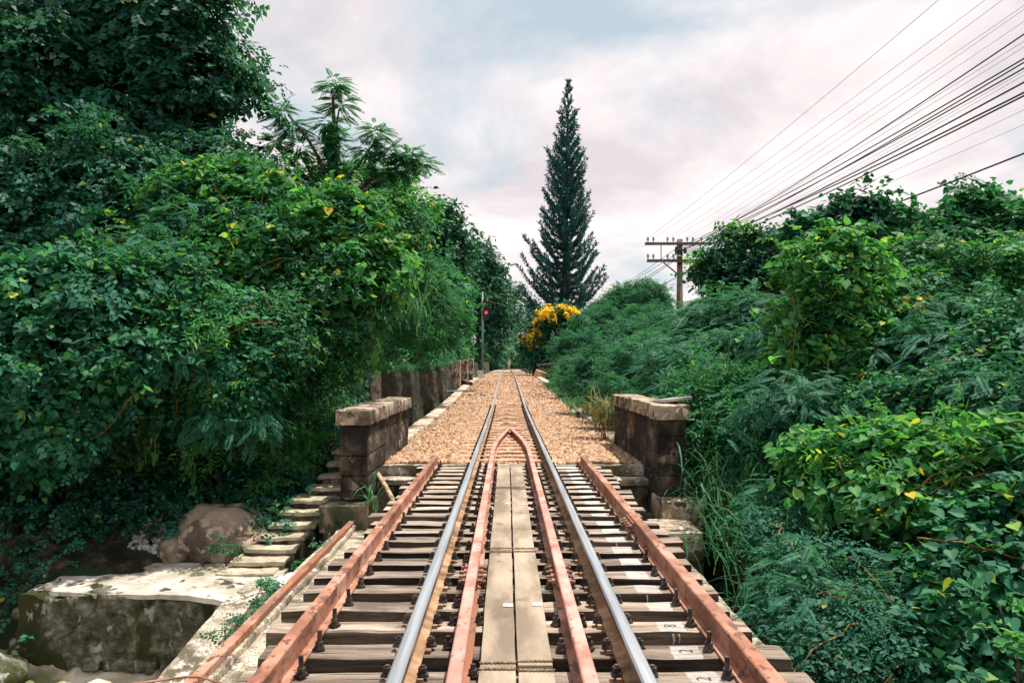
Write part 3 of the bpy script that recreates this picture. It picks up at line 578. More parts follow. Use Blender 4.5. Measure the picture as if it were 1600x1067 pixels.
# stone parapets ---------------------------------------------------------
def parapet(side, xin, ya, yj, yb, ztop, courses, zbase, lab, seed):
    xo = xin + side * 0.365; xm = (xin + xo) / 2
    t = thing('stone_parapet', (xm, ya, zbase), lab, 'parapet')
    z1 = ztop - 0.20
    zs = [z1] + courses + [zbase]
    for i in range(len(zs) - 1):
        h = zs[i] - zs[i + 1]
        put('stone_block', rough_block('stone_block', (0.365, yj - ya, h - 0.008), m_parapet, seed + i, 0.012, 0.11, 0.022), t, (xm, (ya + yj) / 2, (zs[i] + zs[i + 1]) / 2))
    zl = -0.75
    n = 2
    for i in range(n):
        a = yj + 0.004 + (yb - yj) * i / n; b = yj - 0.004 + (yb - yj) * (i + 1) / n
        put('wall_panel', rough_block('wall_panel', (0.335, b - a, z1 - zl), m_parapet, seed + 10 + i, 0.016, 0.13, 0.02), t, (xm, (a + b) / 2, (z1 + zl) / 2))
    cuts = [ya - 0.06, yj - 0.01, yj + (yb - yj) * 0.5, yb + 0.02]
    for i in range(3):
        put('coping_stone', rough_block('coping_stone', (0.46, cuts[i + 1] - cuts[i] - 0.012, 0.20), m_cope, seed + 20 + i, 0.012, 0.1, 0.022), t, (xm, (cuts[i] + cuts[i + 1]) / 2, ztop - 0.10 + (0.012 if i % 2 else 0)))
    return t
parapet(-1, -1.885, 10.42, 12.05, 14.9, 0.745, [0.14, -0.13], -0.44, 'dark stone parapet with tan coping left of the track', 40)
parapet(1, 1.945, 10.55, 11.0, 15.0, 0.80, [0.385, 0.155, -0.14], -0.41, 'dark stone parapet with a loose slab on top right of the track', 60)
def block(name, lab, cat, c, size, mat, seed, amp=0.014, rot=None):
    return tag(put(name, rough_block(name, size, mat, seed, amp, 0.1, 0.025), None, c, rot), lab, cat)
block('plinth_block', 'square stone block under the left parapet end', 'stone block', (-2.13, 10.50, -0.62), (0.62, 0.85, 0.34), m_conc_dark, 71)
block('plinth_block', 'mossy brown stone block under the right parapet end', 'stone block', (2.19, 10.55, -0.565), (0.54, 0.75, 0.30), m_cope, 72)
block('plinth_block', 'lower brown stone block at the foot of the right parapet', 'stone block', (1.98, 9.75, -0.80), (0.52, 0.85, 0.34), m_cope, 73)
block('footing_wall', 'dark masonry footing below the left parapet', 'footing', (-2.13, 12.6, -1.5), (0.60, 4.6, 1.40), m_conc_dark, 74)
block('footing_wall', 'dark masonry footing below the right parapet', 'footing', (2.14, 12.5, -1.5), (0.56, 5.0, 1.55), m_conc_dark, 75)
block('loose_slab', 'thin grey slab lying loose on the right parapet coping', 'slab', (2.22, 11.15, 0.845), (0.42, 0.55, 0.045), m_slab, 76, 0.006, (math.radians(-4), math.radians(-6), math.radians(14)))
tag(put('leaning_pole', mesh_from('leaning_pole', *tubevf([(-1.92, 11.35, -0.19), (-1.72, 10.9, -0.33), (-1.50, 10.35, -0.50)], 0.035, 10), m_bamboo, smooth=True)), 'short tan pole leaning off the left bearing ledge', 'pole')
# kerbs
def kerb(lab, xf, ya, yb, seed):
    t = thing('concrete_kerb', (xf(ya), ya, tz(ya) - 0.3), lab, 'kerb')
    y = ya; i = 0
    while y < yb:
        L = 2.4 if y < 40 else 6.0
        a = math.atan2(xf(y + L) - xf(y), L)
        ym = y + L / 2
        put('kerb_stone', rough_block('kerb_stone', (0.38, L - 0.015, 0.40), m_kerb, seed + i, 0.018, 0.18, 0.025, 3), t, ((xf(y) + xf(y + L)) / 2, ym, tz(ym) - 0.32), (math.atan2(tz(y + L) - tz(y), L), 0, -a))
        y += L; i += 1
kerb('pale concrete kerb holding the ballast on the left', lambda y: -2.22 - 0.0035 * max(0, y - 15), 14.6, 72, 100)
kerb('curving pale concrete kerb holding the ballast on the right', lambda y: 2.16 + 0.26 * float(smooth(14.5, 24, y)), 14.6, 76, 140)
# sleepers set in the ballast
sl_me = [rough_block('sleeper', (1.85, 0.24, 0.12), m_sleeper, 200 + s, 0.012, 0.16, 0.03) for s in range(3)]
for i in range(60):
    yy = 12.35 + i * 0.6
    put('sleeper', sl_me[i % 3], bed, (rng0.uniform(-0.02, 0.02), yy, tz(yy) - 0.186), (0, 0, rng0.uniform(-0.012, 0.012)))

# steps, platform, boulders ----------------------------------------------
st = thing('stone_steps', (-3.0, 9.6, -1.3), 'flight of mossy stone steps climbing from the platform to the track', 'steps')
sp = [(335, 427, 896, 9.60), (359, 445, 877, 9.87), (380, 461, 858, 10.14), (400, 476, 839, 10.41), (418, 492, 820, 10.68), (436, 508, 800, 10.95), (452, 534, 781, 11.22), (478, 545, 762, 11.60), (497, 560, 743, 12.0), (508, 570, 724, 12.4), (517, 578, 705, 12.8)]
for i, (xa, xb, py, Y) in enumerate(sp):
    a = at(xa, py, Y); b = at(xb, py, Y)
    if i >= 7: b.x = min(b.x, -2.29)
    if i < 7: b.x = min(b.x, -2.42)
    dep = 0.40 if i != 6 else 0.60
    put('step', rough_block('step', (b.x - a.x, dep, 0.055), m_step, 300 + i, 0.016, 0.085, 0.02, 5), st, ((a.x + b.x) / 2, Y + dep / 2, a.z - 0.028), (0, 0, rng0.uniform(-0.03, 0.03)))
    put('riser', rough_block('riser', (b.x - a.x - 0.05, dep + 0.2, 0.9), m_conc_dark, 330 + i, 0.015, 0.15, 0.02), st, ((a.x + b.x) / 2 + 0.01, Y + dep / 2 + 0.13, a.z - 0.50))
pf = thing('masonry_platform', (-4.0, 9.4, -2.2), 'low rubble masonry platform with pale cement top left of the bridge', 'platform')
def platform_top():
    rng = R(9)
    out = [(-5.42, 9.02), (-5.0, 8.90), (-4.6, 8.86), (-3.9, 8.80), (-3.42, 8.74), (-3.0, 8.55), (-2.80, 9.2), (-2.78, 9.95), (-3.3, 10.2), (-4.1, 10.25), (-4.85, 10.2), (-5.35, 9.75)]
    bm = bmesh.new(); vs = [bm.verts.new((x, y, -1.21)) for x, y in out]; f = bm.faces.new(vs)
    r = bmesh.ops.extrude_face_region(bm, geom=[f]); 
    for v in r['geom']:
        if isinstance(v, bmesh.types.BMVert): v.co.z = -1.262
    bmesh.ops.triangulate(bm, faces=[q for q in bm.faces if len(q.verts) > 4])
    bmesh.ops.subdivide_edges(bm, edges=list(bm.edges), cuts=9, use_grid_fill=True)
    for v in bm.verts:
        v.co += 0.05 * mnoise.noise_vector(v.co * 2.2) * Vector((1, 1, 0.4)) + 0.03 * mnoise.noise_vector(v.co * 7) * Vector((1, 1, 0.5))
    bm.normal_update(); bmesh.ops.recalc_face_normals(bm, faces=list(bm.faces)); me = bpy.data.meshes.new('cement_top'); bm.to_mesh(me); bm.free(); me.materials.append(m_plat); return me
put('cement_top', platform_top(), pf)
put('core', rough_block('core', (2.62, 1.47, 1.2), m_rubble, 81, 0.07, 0.06, 0.05, 3.6, extra=0.35), pf, (-4.20, 9.58, -1.845))
# rubble stones of the front and left faces, each one its own part
rb_me = [boulder('stone', (1, 1, 1), m_rubble, 400 + s, 3, 0.35) for s in range(8)]
rr = random.Random(21)
zrow = [-1.42, -1.60, -1.80, -2.00]
for r_, z in enumerate(zrow):
    x = -5.15 + 0.05 * r_ + rr.uniform(0, 0.1)
    while x < -3.25:
        w = rr.uniform(0.20, 0.40); xc = x + w / 2; t_ = (xc + 5.2) / 2.0
        yf = 8.93 - 0.09 * t_ + 0.02 - 0.10 * (-(z + 1.33))
        put('stone', rb_me[rr.randrange(8)], pf, (xc, yf + 0.035 + 0.05 * max(0.0, t_ - 0.35), z + rr.uniform(-0.03, 0.03)), (rr.uniform(-0.3, 0.3), rr.uniform(-0.4, 0.4), rr.uniform(-0.5, 0.5)), (w * 0.56, 0.10, rr.uniform(0.09, 0.125)))
        x += w + rr.uniform(0.0, 0.03)
for (xx, yy, z, s) in [(-5.50, 9.1, -1.50, 0.16), (-5.52, 9.3, -1.75, 0.2), (-5.50, 8.98, -1.90, 0.18), (-5.50, 9.55, -1.6, 0.2), (-5.62, 9.1, -2.10, 0.22)]:
    put('stone', rb_me[rr.randrange(8)], pf, (xx, yy, z), (rr.uniform(-1, 1), rr.uniform(-1, 1), rr.uniform(-1, 1)), (s, s, s * 0.8))
# sloping coping at the platform's right end
v, f = sweep([(0.16, -0.14), (0.16, 0.0), (-0.16, 0.0), (-0.16, -0.14)], [(-3.16, 6.6, -1.72), (-3.02, 8.0, -1.36), (-2.95, 8.55, -1.215), (-2.90, 9.3, -1.20)])
bm = bmesh.new(); bm.from_mesh(mesh_from('tmp', v, f, m_conc)); bmesh.ops.subdivide_edges(bm, edges=list(bm.edges), cuts=6, use_grid_fill=True)
for vv in bm.verts: vv.co += 0.016 * mnoise.noise_vector(vv.co * 5)
bmesh.ops.recalc_face_normals(bm, faces=list(bm.faces)); me = bpy.data.meshes.new('sloping_coping'); bm.to_mesh(me); bm.free(); me.materials.append(m_conc)
put('sloping_coping', me, pf)
put('wing_core', rough_block('wing_core', (0.26, 2.6, 0.9), m_conc_dark, 83, 0.02, 0.15), pf, (-3.03, 7.9, -2.12))
tag(put('boulder', boulder('boulder', (0.66, 0.75, 0.50), m_boulder, 3), None, (-3.90, 10.95, -1.06), (0.1, 0.25, 0.3)), 'large smooth brown boulder behind the stone steps', 'boulder')
tag(put('boulder', boulder('boulder2', (0.24, 0.3, 0.27), m_boulder, 5), None, (-4.38, 10.5, -1.14), (0.2, 0.1, 0)), 'small brown boulder against the large one', 'boulder')
tag(put('boulder', boulder('boulder3', (0.42, 0.5, 0.30), m_rubble, 6), None, (-5.62, 8.35, -2.0), (0, 0.1, 0)), 'dark wet rock at the left end of the platform', 'boulder')
lay = lay_stones('gravel', 500, (-5.0, -4.2), (10.35, 11.4), lambda x, y: ground(x, y) + 0.01, 0.05, 31, m_slab)
tag(put('gravel_spill', lay), 'pale grey gravel spilled beside the boulders', 'gravel', kind='stuff')
# plastic litter in the gap
for i, (px, py, Y, lab) in enumerate([(437, 916, 7.9, 'crumpled white plastic bag in the gap beside the steel bar'), (446, 906, 8.2, 'small scrap of white plastic behind the crumpled bag')]):
    p = at(px, py, Y); bm = bmesh.new(); bmesh.ops.create_icosphere(bm, subdivisions=3, radius=1)
    for vv in bm.verts: vv.co = Vector((vv.co.x * 0.13, vv.co.y * 0.16, vv.co.z * 0.07)) * (1 + 0.5 * mnoise.noise(vv.co * 2.6 + Vector((i * 4, 0, 0)))) * (1 - 0.35 * i)
    me = bpy.data.meshes.new('litter'); bm.to_mesh(me); bm.free(); me.materials.append(m_litter)
    p.z = -0.86; p.x = -2.27; tag(put('plastic_litter', me, None, p), lab, 'litter')
block('soil_fill', 'earth packed in the gap between the ledge and the steps', 'earth', (-2.48, 6.6, -1.92), (0.52, 6.6, 1.0), m_soil, 91, 0.05)

# retaining wall ---------------------------------------------------------
def wall_mesh(name, L, z0, z1, batter, seed):
    ny = max(int(L / 0.16), 4); nz = 14; V = []; Fs = []
    for i in range(ny + 1):
        for j in range(nz + 1):
            y = L * i / ny; tt = j / nz; z = z0 + (z1 - z0) * tt + (0.06 * mnoise.noise(Vector((y * 0.8, seed, 0))) if j == nz else 0)
            V.append((-batter * tt + 0.07 * mnoise.noise(Vector((y * 0.6, z * 2.0, seed))) + 0.04 * mnoise.noise(Vector((y * 1.5, z * 5, seed))), y, z))
    for i in range(ny):
        for j in range(nz): Fs.append((i * (nz + 1) + j, (i + 1) * (nz + 1) + j, (i + 1) * (nz + 1) + j + 1, i * (nz + 1) + j + 1))
    o = len(V)
    for i in range(ny + 1): p = V[i * (nz + 1) + nz]; V.append((p[0] - 0.4, p[1], p[2] + 0.02))
    for i in range(ny): Fs.append((i * (nz + 1) + nz, (i + 1) * (nz + 1) + nz, o + i + 1, o + i))
    for i in (0, ny):                                   # close the ends
        ring = [i * (nz + 1) + j for j in range(nz + 1)] + [o + i]; V.append((V[o + i][0], V[o + i][1], z0)); ring.append(len(V) - 1)
        Fs.append(tuple(ring) if i == 0 else tuple(reversed(ring)))
    return mesh_from(name, V, Fs, m_wall, smooth=True)
rw = thing('retaining_wall', (-2.85, 17.4, -0.6), 'black stained retaining wall beside the ballast below the left bank', 'retaining wall')
put('wall_face', wall_mesh('wall_face', 24.0, -0.9, 1.16, 0.22, 1), rw, (-2.72, 17.4, 0))
put('end_block', rough_block('end_block', (0.42, 0.32, 2.2), m_conc, 96, 0.02, 0.14), rw, (-3.02, 17.3, 0.08))
put('wall_face', wall_mesh('wall_face2', 30.0, -0.6, 1.62, 0.22, 2), rw, (-2.95, 42.2, 0.0))
for (yy, zt) in ((41.8, 1.5), (50.0, 1.7), (58, 1.85)):
    put('buttress', rough_block('buttress', (0.55, 0.85, zt + 0.9), m_cope, int(yy), 0.03, 0.2, 0.04), rw, (-2.78, yy, (zt - 0.7) / 2))

# far track furniture ----------------------------------------------------
sg = thing('signal_post', (-2.35, 75, tz(75) - 0.3), 'tall grey railway signal post showing a red light', 'signal')
gz0 = tz(75) - 0.3
put('post', mesh_from('post', *tubevf([(-2.35, 75, gz0), (-2.35, 75, gz0 + 3), (-2.35, 75, gz0 + 7.9)], [0.13, 0.11, 0.09], 10), m_grey, smooth=True), sg)
put('base', rough_block('base', (0.5, 0.5, 0.5), m_conc, 97, 0.01), sg, (-2.35, 75, gz0 + 0.2))
def backboard(zc, w, h, name='backboard'):
    n = 20; V = []; 
    for yy in (74.80, 74.84):
        for i in range(n): a = 2 * math.pi * i / n; V.append((-2.02 + w * math.copysign(abs(math.cos(a)) ** 0.7, math.cos(a)), yy, zc + h * math.copysign(abs(math.sin(a)) ** 0.7, math.sin(a))))
    Fs = [tuple(range(n)), tuple(range(2 * n - 1, n - 1, -1))] + [(i, i + n, (i + 1) % n + n, (i + 1) % n) for i in range(n)]
    return mesh_from(name, V, Fs, m_black)
hd = put('signal_head', backboard(6.75, 0.36, 1.05), sg)
for zc, mt in ((6.45, m_red), (7.05, m_black)):
    v, f = tubevf([(-2.0, 74.78, zc), (-2.0, 74.74, zc)], 0.145 if mt is m_red else 0.12, 16); put('lens', mesh_from('lens', v, f, mt), hd)
    V = []; n = 10
    for yy in (74.79, 74.48):
        for i in range(n + 1): a = math.pi * i / n; V.append((-2.0 + 0.17 * math.cos(a), yy, zc + 0.17 * math.sin(a)))
    put('hood', mesh_from('hood', V, [(i, i + 1, n + 2 + i, n + 1 + i) for i in range(n)], m_black), hd)
put('bracket', mesh_from('bracket', *boxvf(-2.36, -1.95, 74.85, 74.93, 6.6, 6.72), m_grey), sg)
sn = thing('track_sign', (-3.0, 72, 1.5), 'small white diamond sign on a thin post beside the signal', 'sign')
put('post', mesh_from('signpost', *tubevf([(-3.06, 72, 1.4), (-3.06, 72, 3.55)], 0.04, 8), m_grey), sn)
put('plate', mesh_from('plate', [(-3.06, 71.94, 3.27), (-2.80, 71.94, 3.62), (-3.06, 71.94, 3.97), (-3.32, 71.94, 3.62), (-3.06, 71.97, 3.27), (-2.80, 71.97, 3.62), (-3.06, 71.97, 3.97), (-3.32, 71.97, 3.62)],
    [(0, 1, 2, 3), (7, 6, 5, 4), (0, 4, 5, 1), (1, 5, 6, 2), (2, 6, 7, 3), (3, 7, 4, 0)], m_sign), sn)
put('bar_mark', mesh_from('bar_mark', *boxvf(-3.09, -3.03, 71.93, 71.937, 3.42, 3.84), m_black), sn)
def open_box(name, lab, c, s, rz, mat):
    w, d, h = s; th = 0.07
    ps = [boxvf(-w, w, -d, d, 0, th), boxvf(-w, -w + th, -d, d, th, h), boxvf(w - th, w, -d, d, th, h), boxvf(-w + th, w - th, d - th, d, th, h), boxvf(-w + th, w - th, -d, -d + th, h * 0.72, h)]
    tag(put(name, mesh_from(name, *join(ps), mat), None, c, (0, 0, rz)), lab, 'box')
open_box('concrete_box', 'pale open concrete box lying beside the far kerb', (-2.75, 52, tz(52) - 0.15), (0.42, 0.35, 0.62), 0.3, m_conc)
open_box('concrete_box', 'second open concrete box with its mouth upward further along the kerb', (-2.55, 60, tz(60) - 0.15), (0.55, 0.5, 0.55), -0.4, m_slab)
block('timber_offcut', 'dark timber offcut dropped at the far end of the left kerb', 'timber', (-2.35, 45, tz(45) - 0.05), (0.3, 1.5, 0.3), m_bark, 98, 0.02, (0.12, 0, 0.35))
tag(put('ground_pole', mesh_from('ground_pole', *tubevf([(-3.0, 36.5, 0.20), (-1.45, 36.9, 0.24)], 0.035, 8), m_grey)), 'thin metal rod laid across the left kerb', 'rod')
tag(put('stake', mesh_from('stake', *join([boxvf(-0.05, 0.05, -0.05, 0.05, 0, 0.2), boxvf(-0.06, 0.06, -0.06, 0.06, 0.2, 0.23)]), m_bolt), None, (1.95, 22.5, -0.18)), 'short dark stake standing in the ballast by the right kerb', 'stake')
block('stone_chunk', 'reddish stone chunk at the foot of the yellow flowering tree', 'stone', (2.55, 62, tz(62) - 0.0), (0.75, 0.75, 0.6), m_sleeper, 99, 0.04, (0.2, 0.3, 0.4))
block('timber_stack', 'dark timber baulk lying behind the stone chunk', 'timber', (3.3, 64, tz(64) + 0.15), (1.6, 0.6, 0.7), m_bark, 88, 0.03, (0, 0.05, 0.2))
block('timber_plank', 'weathered plank propped over the dark baulk', 'timber', (3.3, 63.8, tz(64) + 0.85), (1.9, 0.26, 0.14), m_pole, 89, 0.01, (0, -0.12, 0.1))

# ------------------------------------------------------------------ person walking away along the line
def skin_mesh(name, pts, edges, radii, mat, sub=1, root=0):
    me = bpy.data.meshes.new(name + '_src'); me.from_pydata(pts, edges, []); o = bpy.data.objects.new(name + '_src', me); C.objects.link(o)
    md = o.modifiers.new('skin', 'SKIN'); md.use_smooth_shade = True; ss = o.modifiers.new('sub', 'SUBSURF'); ss.levels = sub; ss.render_levels = sub
    for i, v in enumerate(me.skin_vertices[0].data): v.radius = (radii[i], radii[i]); v.use_root = (i == root)
    dg = bpy.context.evaluated_depsgraph_get(); dg.update(); res = bpy.data.meshes.new_from_object(o.evaluated_get(dg)); bpy.data.objects.remove(o)
    res.name = name; res.materials.clear(); res.materials.append(mat); return res
def build_person(loc):
    p = thing('person', loc, 'person in white shirt and pale trousers walking between the rails far ahead', 'person')
    J = {'pel': (0, 0, .86), 'chest': (0, .02, 1.18), 'neck': (0, .02, 1.36), 'head': (0, .0, 1.46), 'top': (0, .01, 1.55),
         'hl': (-.09, 0, .82), 'kl': (-.10, -.06, .46), 'al': (-.10, .05, .08), 'tl': (-.11, -.10, .035), 'hr': (.09, 0, .82), 'kr': (.10, -.10, .47), 'ar': (.10, -.16, .08), 'tr': (.11, -.30, .035),
         'sl': (-.18, .02, 1.29), 'el': (-.24, .06, 1.04), 'wl': (-.24, -.02, .82), 'sr': (.18, .02, 1.29), 'er': (.24, .0, 1.04), 'wr': (.25, -.10, .84)}
    rad = dict(pel=.13, chest=.14, neck=.055, head=.085, top=.07, hl=.085, kl=.055, al=.038, tl=.032, hr=.085, kr=.055, ar=.038, tr=.032, sl=.06, el=.042, wl=.028, sr=.06, er=.042, wr=.028)
    E = [('pel', 'chest'), ('chest', 'neck'), ('neck', 'head'), ('head', 'top'), ('pel', 'hl'), ('hl', 'kl'), ('kl', 'al'), ('al', 'tl'), ('pel', 'hr'), ('hr', 'kr'), ('kr', 'ar'), ('ar', 'tr'), ('chest', 'sl'), ('sl', 'el'), ('el', 'wl'), ('chest', 'sr'), ('sr', 'er'), ('er', 'wr')]
    names = list(J); pts = [J[n] for n in names]; ed = [(names.index(a), names.index(b)) for a, b in E]; rr_ = [rad[n] for n in names]
    for s, w in ((-1, 'wl'), (1, 'wr')):                      # hands: palm and five fingers
        wx, wy, wz = J[w]; pi = len(pts); pts.append((wx, wy - .02, wz - .07)); rr_.append(.028); ed.append((names.index(w), pi))
        for q in range(4):
            a = len(pts); pts.append((wx + .0, wy - .055 + q * .022, wz - .105)); rr_.append(.009); pts.append((wx - s * .012, wy - .06 + q * .022, wz - .14 - .012 * (q in (1, 2)))); rr_.append(.008); ed += [(pi, a), (a, a + 1)]
        a = len(pts); pts.append((wx - s * .02, wy - .055, wz - .06)); rr_.append(.010); pts.append((wx - s * .02, wy - .075, wz - .09)); rr_.append(.008); ed += [(pi, a), (a, a + 1)]
    put('body', skin_mesh('body', pts, ed, rr_, m_skin), p, loc)
    def sub(nm, keys, ee, grow, mat):
        pp = [J[k] for k in keys]; put(nm, skin_mesh(nm, pp, [(keys.index(a), keys.index(b)) for a, b in ee], [rad[k] * grow for k in keys], mat), p, loc)
    sub('shirt', ['pel', 'chest', 'sl', 'el', 'sr', 'er'], [('pel', 'chest'), ('chest', 'sl'), ('sl', 'el'), ('chest', 'sr'), ('sr', 'er')], 1.22, m_shirt)
    sub('trousers', ['pel', 'hl', 'kl', 'al', 'hr', 'kr', 'ar'], [('pel', 'hl'), ('hl', 'kl'), ('kl', 'al'), ('pel', 'hr'), ('hr', 'kr'), ('kr', 'ar')], 1.2, m_trouser)
    put('hat', mesh_from('hat', *join([cylvf(0, 0, 1.53, 1.55, .20, .19, 16), cylvf(0, 0, 1.55, 1.64, .115, .09, 14)]), m_shirt), p, loc)
    for dx in (-.035, .035): put('eye', mesh_from('eye', *cylvf(0, 0, 0, .012, .014, .01, 6), m_black), p, (loc[0] + dx, loc[1] - 0.088, loc[2] + 1.475), (math.pi / 2, 0, 0))
    put('bag', rough_block('bag', (.14, .22, .26), m_bag, 5, .01), p, (loc[0] + .33, loc[1] - .06, loc[2] + .60))
build_person((0.28, 128, tz(128) - 0.10))

# ------------------------------------------------------------------ telegraph pole and wires
PX, PY = at(1062, 500, 31).x, 31.0
def z_at(py, Y): return CH - (py - 574.0) / F * Y
tp = thing('telegraph_pole', (PX, PY, gz(PX, PY)), 'weathered wooden telegraph pole with two crossarms above the right bank', 'telegraph pole')
put('pole', mesh_from('pole', *tubevf([(PX, PY, gz(PX, PY) - 0.5), (PX, PY, 3), (PX, PY, z_at(374, PY))], [0.17, 0.145, 0.12], 12), m_pole, smooth=True), tp)
ARMZ = [z_at(382, PY), z_at(408.5, PY)]
ARMX = [(at(1006.5, 0, PY).x, at(1110, 0, PY).x), (at(1009.5, 0, PY).x, at(1113, 0, PY).x)]
ins_prof = [(0.015, 0), (0.015, 0.06), (0.05, 0.065), (0.055, 0.10), (0.035, 0.12), (0.05, 0.14), (0.045, 0.19), (0.02, 0.22)]
def lathe(prof, n=9):
    V = [(r * math.cos(2 * math.pi * j / n), r * math.sin(2 * math.pi * j / n), z) for r, z in prof for j in range(n)]
    Fs = [(i * n + j, i * n + (j + 1) % n, (i + 1) * n + (j + 1) % n, (i + 1) * n + j) for i in range(len(prof) - 1) for j in range(n)] + [tuple(range((len(prof) - 1) * n, len(prof) * n)), tuple(range(n - 1, -1, -1))]
    return V, Fs
ins_me = mesh_from('insulator', *lathe(ins_prof), m_insul, smooth=True)
ins_px = [1011, 1019.5, 1041.5, 1050.5, 1072, 1081, 1094, 1104]
for ai in range(2):
    xa, xb = ARMX[ai]
    arm = put('crossarm', rough_block('crossarm', (xb - xa, 0.10, 0.11), m_arm, 7 + ai, 0.004, 0.3, 0.012), tp, ((xa + xb) / 2, PY - 0.19, ARMZ[ai]))
    for ip in ins_px: put('insulator', ins_me, arm, (at(ip, 0, PY).x, PY - 0.19, ARMZ[ai] + 0.055))
    if ai == 1:
        for sx in (-1, 1): put('brace', mesh_from('brace', *tubevf([(PX + sx * 0.72, PY - 0.26, ARMZ[1] - 0.04), (PX + sx * 0.06, PY - 0.16, z_at(431, PY))], 0.028, 6), m_grey), tp)
for sx in (-1, 1): put('tie_rod', mesh_from('tie_rod', *tubevf([(PX + sx * 0.76, PY - 0.19, ARMZ[1]), (PX + sx * 0.76, PY - 0.19, ARMZ[0])], 0.02, 6), m_grey), tp)
put('cable_clamp', mesh_from('cable_clamp', *join([boxvf(PX - 0.2, PX + 0.2, PY - 0.24, PY + 0.05, z_at(393, PY), z_at(391, PY)), cylvf(PX - 0.17, PY - 0.2, z_at(398, PY), z_at(387, PY), 0.06, 0.06, 8), cylvf(PX + 0.17, PY - 0.2, z_at(397, PY), z_at(388, PY), 0.06, 0.06, 8)]), m_bolt), tp)
# wires: pole -> toward and past the camera on the right; fitted through one point in view, with sag
def wire(label, p0, pxpy, r, mat, far=None, group=None):
    """p0 at the pole; passes the photo point pxpy (on the right or top edge); runs on to the next pole behind the viewer"""
    px, py = pxpy
    xe = p0[0] + 0.9; ye = -14.0                                # plan line to the next pole
    s = (px - 792.0) / F
    # x = p0x + t*(xe-p0x); y = p0y + t*(ye-p0y); (x-CX)/y = s
    t = (s * p0[1] - (p0[0] - CX)) / ((xe - p0[0]) - s * (ye - p0[1]))
    y1 = p0[1] + t * (ye - p0[1]); z1 = CH - (py - 574.0) / F * y1
    sag = 0.75 if mat is m_wire else 0.45
    # z(t) = z0 + b t - 4 sag t (1-t)
    b = (z1 - p0[2] + 4 * sag * t * (1 - t)) / t
    pts = [(p0[0] + q * (xe - p0[0]), p0[1] + q * (ye - p0[1]), p0[2] + b * q - 4 * sag * q * (1 - q)) for q in np.linspace(0, 1, 26)]
    if far:
        q0 = Vector(p0); q1 = Vector(far); pre = []
        for q in np.linspace(1, 0, 14)[:-1]:
            w = q0.lerp(q1, q); pre.append((w.x, w.y, w.z - 4 * 0.45 * q * (1 - q)))
        pts = pre + pts
    tag(put('overhead_wire', mesh_from('overhead_wire', *tubevf(pts, r, 6), mat, smooth=True)), label, 'wire', group)
cl = lambda i: (PX + (-0.17 if i % 2 else 0.17), PY - 0.22, z_at(389 + 2.6 * (i // 2), PY))
farp = at(912, 470, 104)
t2 = thing('telegraph_pole', (farp.x, farp.y, gz(farp.x, farp.y)), 'far telegraph pole mostly hidden behind the tall pine', 'telegraph pole')
put('pole', mesh_from('far_pole', *tubevf([(farp.x, farp.y, gz(farp.x, farp.y) - 0.5), (farp.x, farp.y, farp.z + 0.5)], [0.17, 0.12], 10), m_pole, smooth=True), t2)
put('crossarm', rough_block('far_crossarm', (2.4, 0.10, 0.11), m_arm, 9, 0.004, 0.3, 0.012), t2, (farp.x, farp.y - 0.19, farp.z + 0.2))
thick = [((1600, 54), 'thick black cable, highest of the heavy cables over the right bank', 0.011), ((1600, 92), 'first of three close black cables below the highest heavy one', 0.0105), ((1600, 98), 'middle of three close black cables below the highest heavy one', 0.0105),
         ((1600, 107), 'lowest of three close black cables below the highest heavy one', 0.0105), ((1600, 129), 'heavy black cable just above the touching lower pair', 0.013), ((1600, 145), 'upper cable of the touching lower pair', 0.013), ((1600, 150), 'lower cable of the touching lower pair', 0.013)]
for i, (pp, lab, r_) in enumerate(thick):
    wire(lab, cl(i), pp, r_, m_wire, (farp.x + 0.1 * i, farp.y, farp.z - 0.16 * i) if i in (0, 1, 4, 6) else None, 'overhead wires')
wire('lone black cable sagging lowest, dipping behind the vine covered trees', (PX + 0.15, PY - 0.2, z_at(428, PY)), (1600, 240), 0.013, m_wire, (farp.x, farp.y, farp.z - 1.6), 'overhead wires')
top_w = [((1467, 0), 1011, 0), ((1540, 0), 1019.5, 0), ((1567, 0), 1041.5, 0), ((1600, 9), 1050.5, 0), ((1600, 15), 1072, 0), ((1600, 34), 1081, 0), ((1600, 65), 1041.5, 1), ((1600, 74), 1050.5, 1), ((1600, 112), 1072, 1), ((1600, 118), 1081, 1), ((1600, 172), 1094, 1), ((1600, 195), 1104, 1)]
ordn = ['topmost', 'second', 'third', 'fourth', 'fifth', 'sixth', 'seventh', 'eighth', 'ninth', 'tenth', 'eleventh', 'lowest']
for i, (pp, ix, ai) in enumerate(top_w):
    wire(ordn[i] + ' of the thin bare wires strung to the crossarm insulators', (at(ix, 0, PY).x, PY - 0.19, ARMZ[ai] + 0.22), pp, 0.0034 if i else 0.0042, m_wire2, None, 'overhead wires')

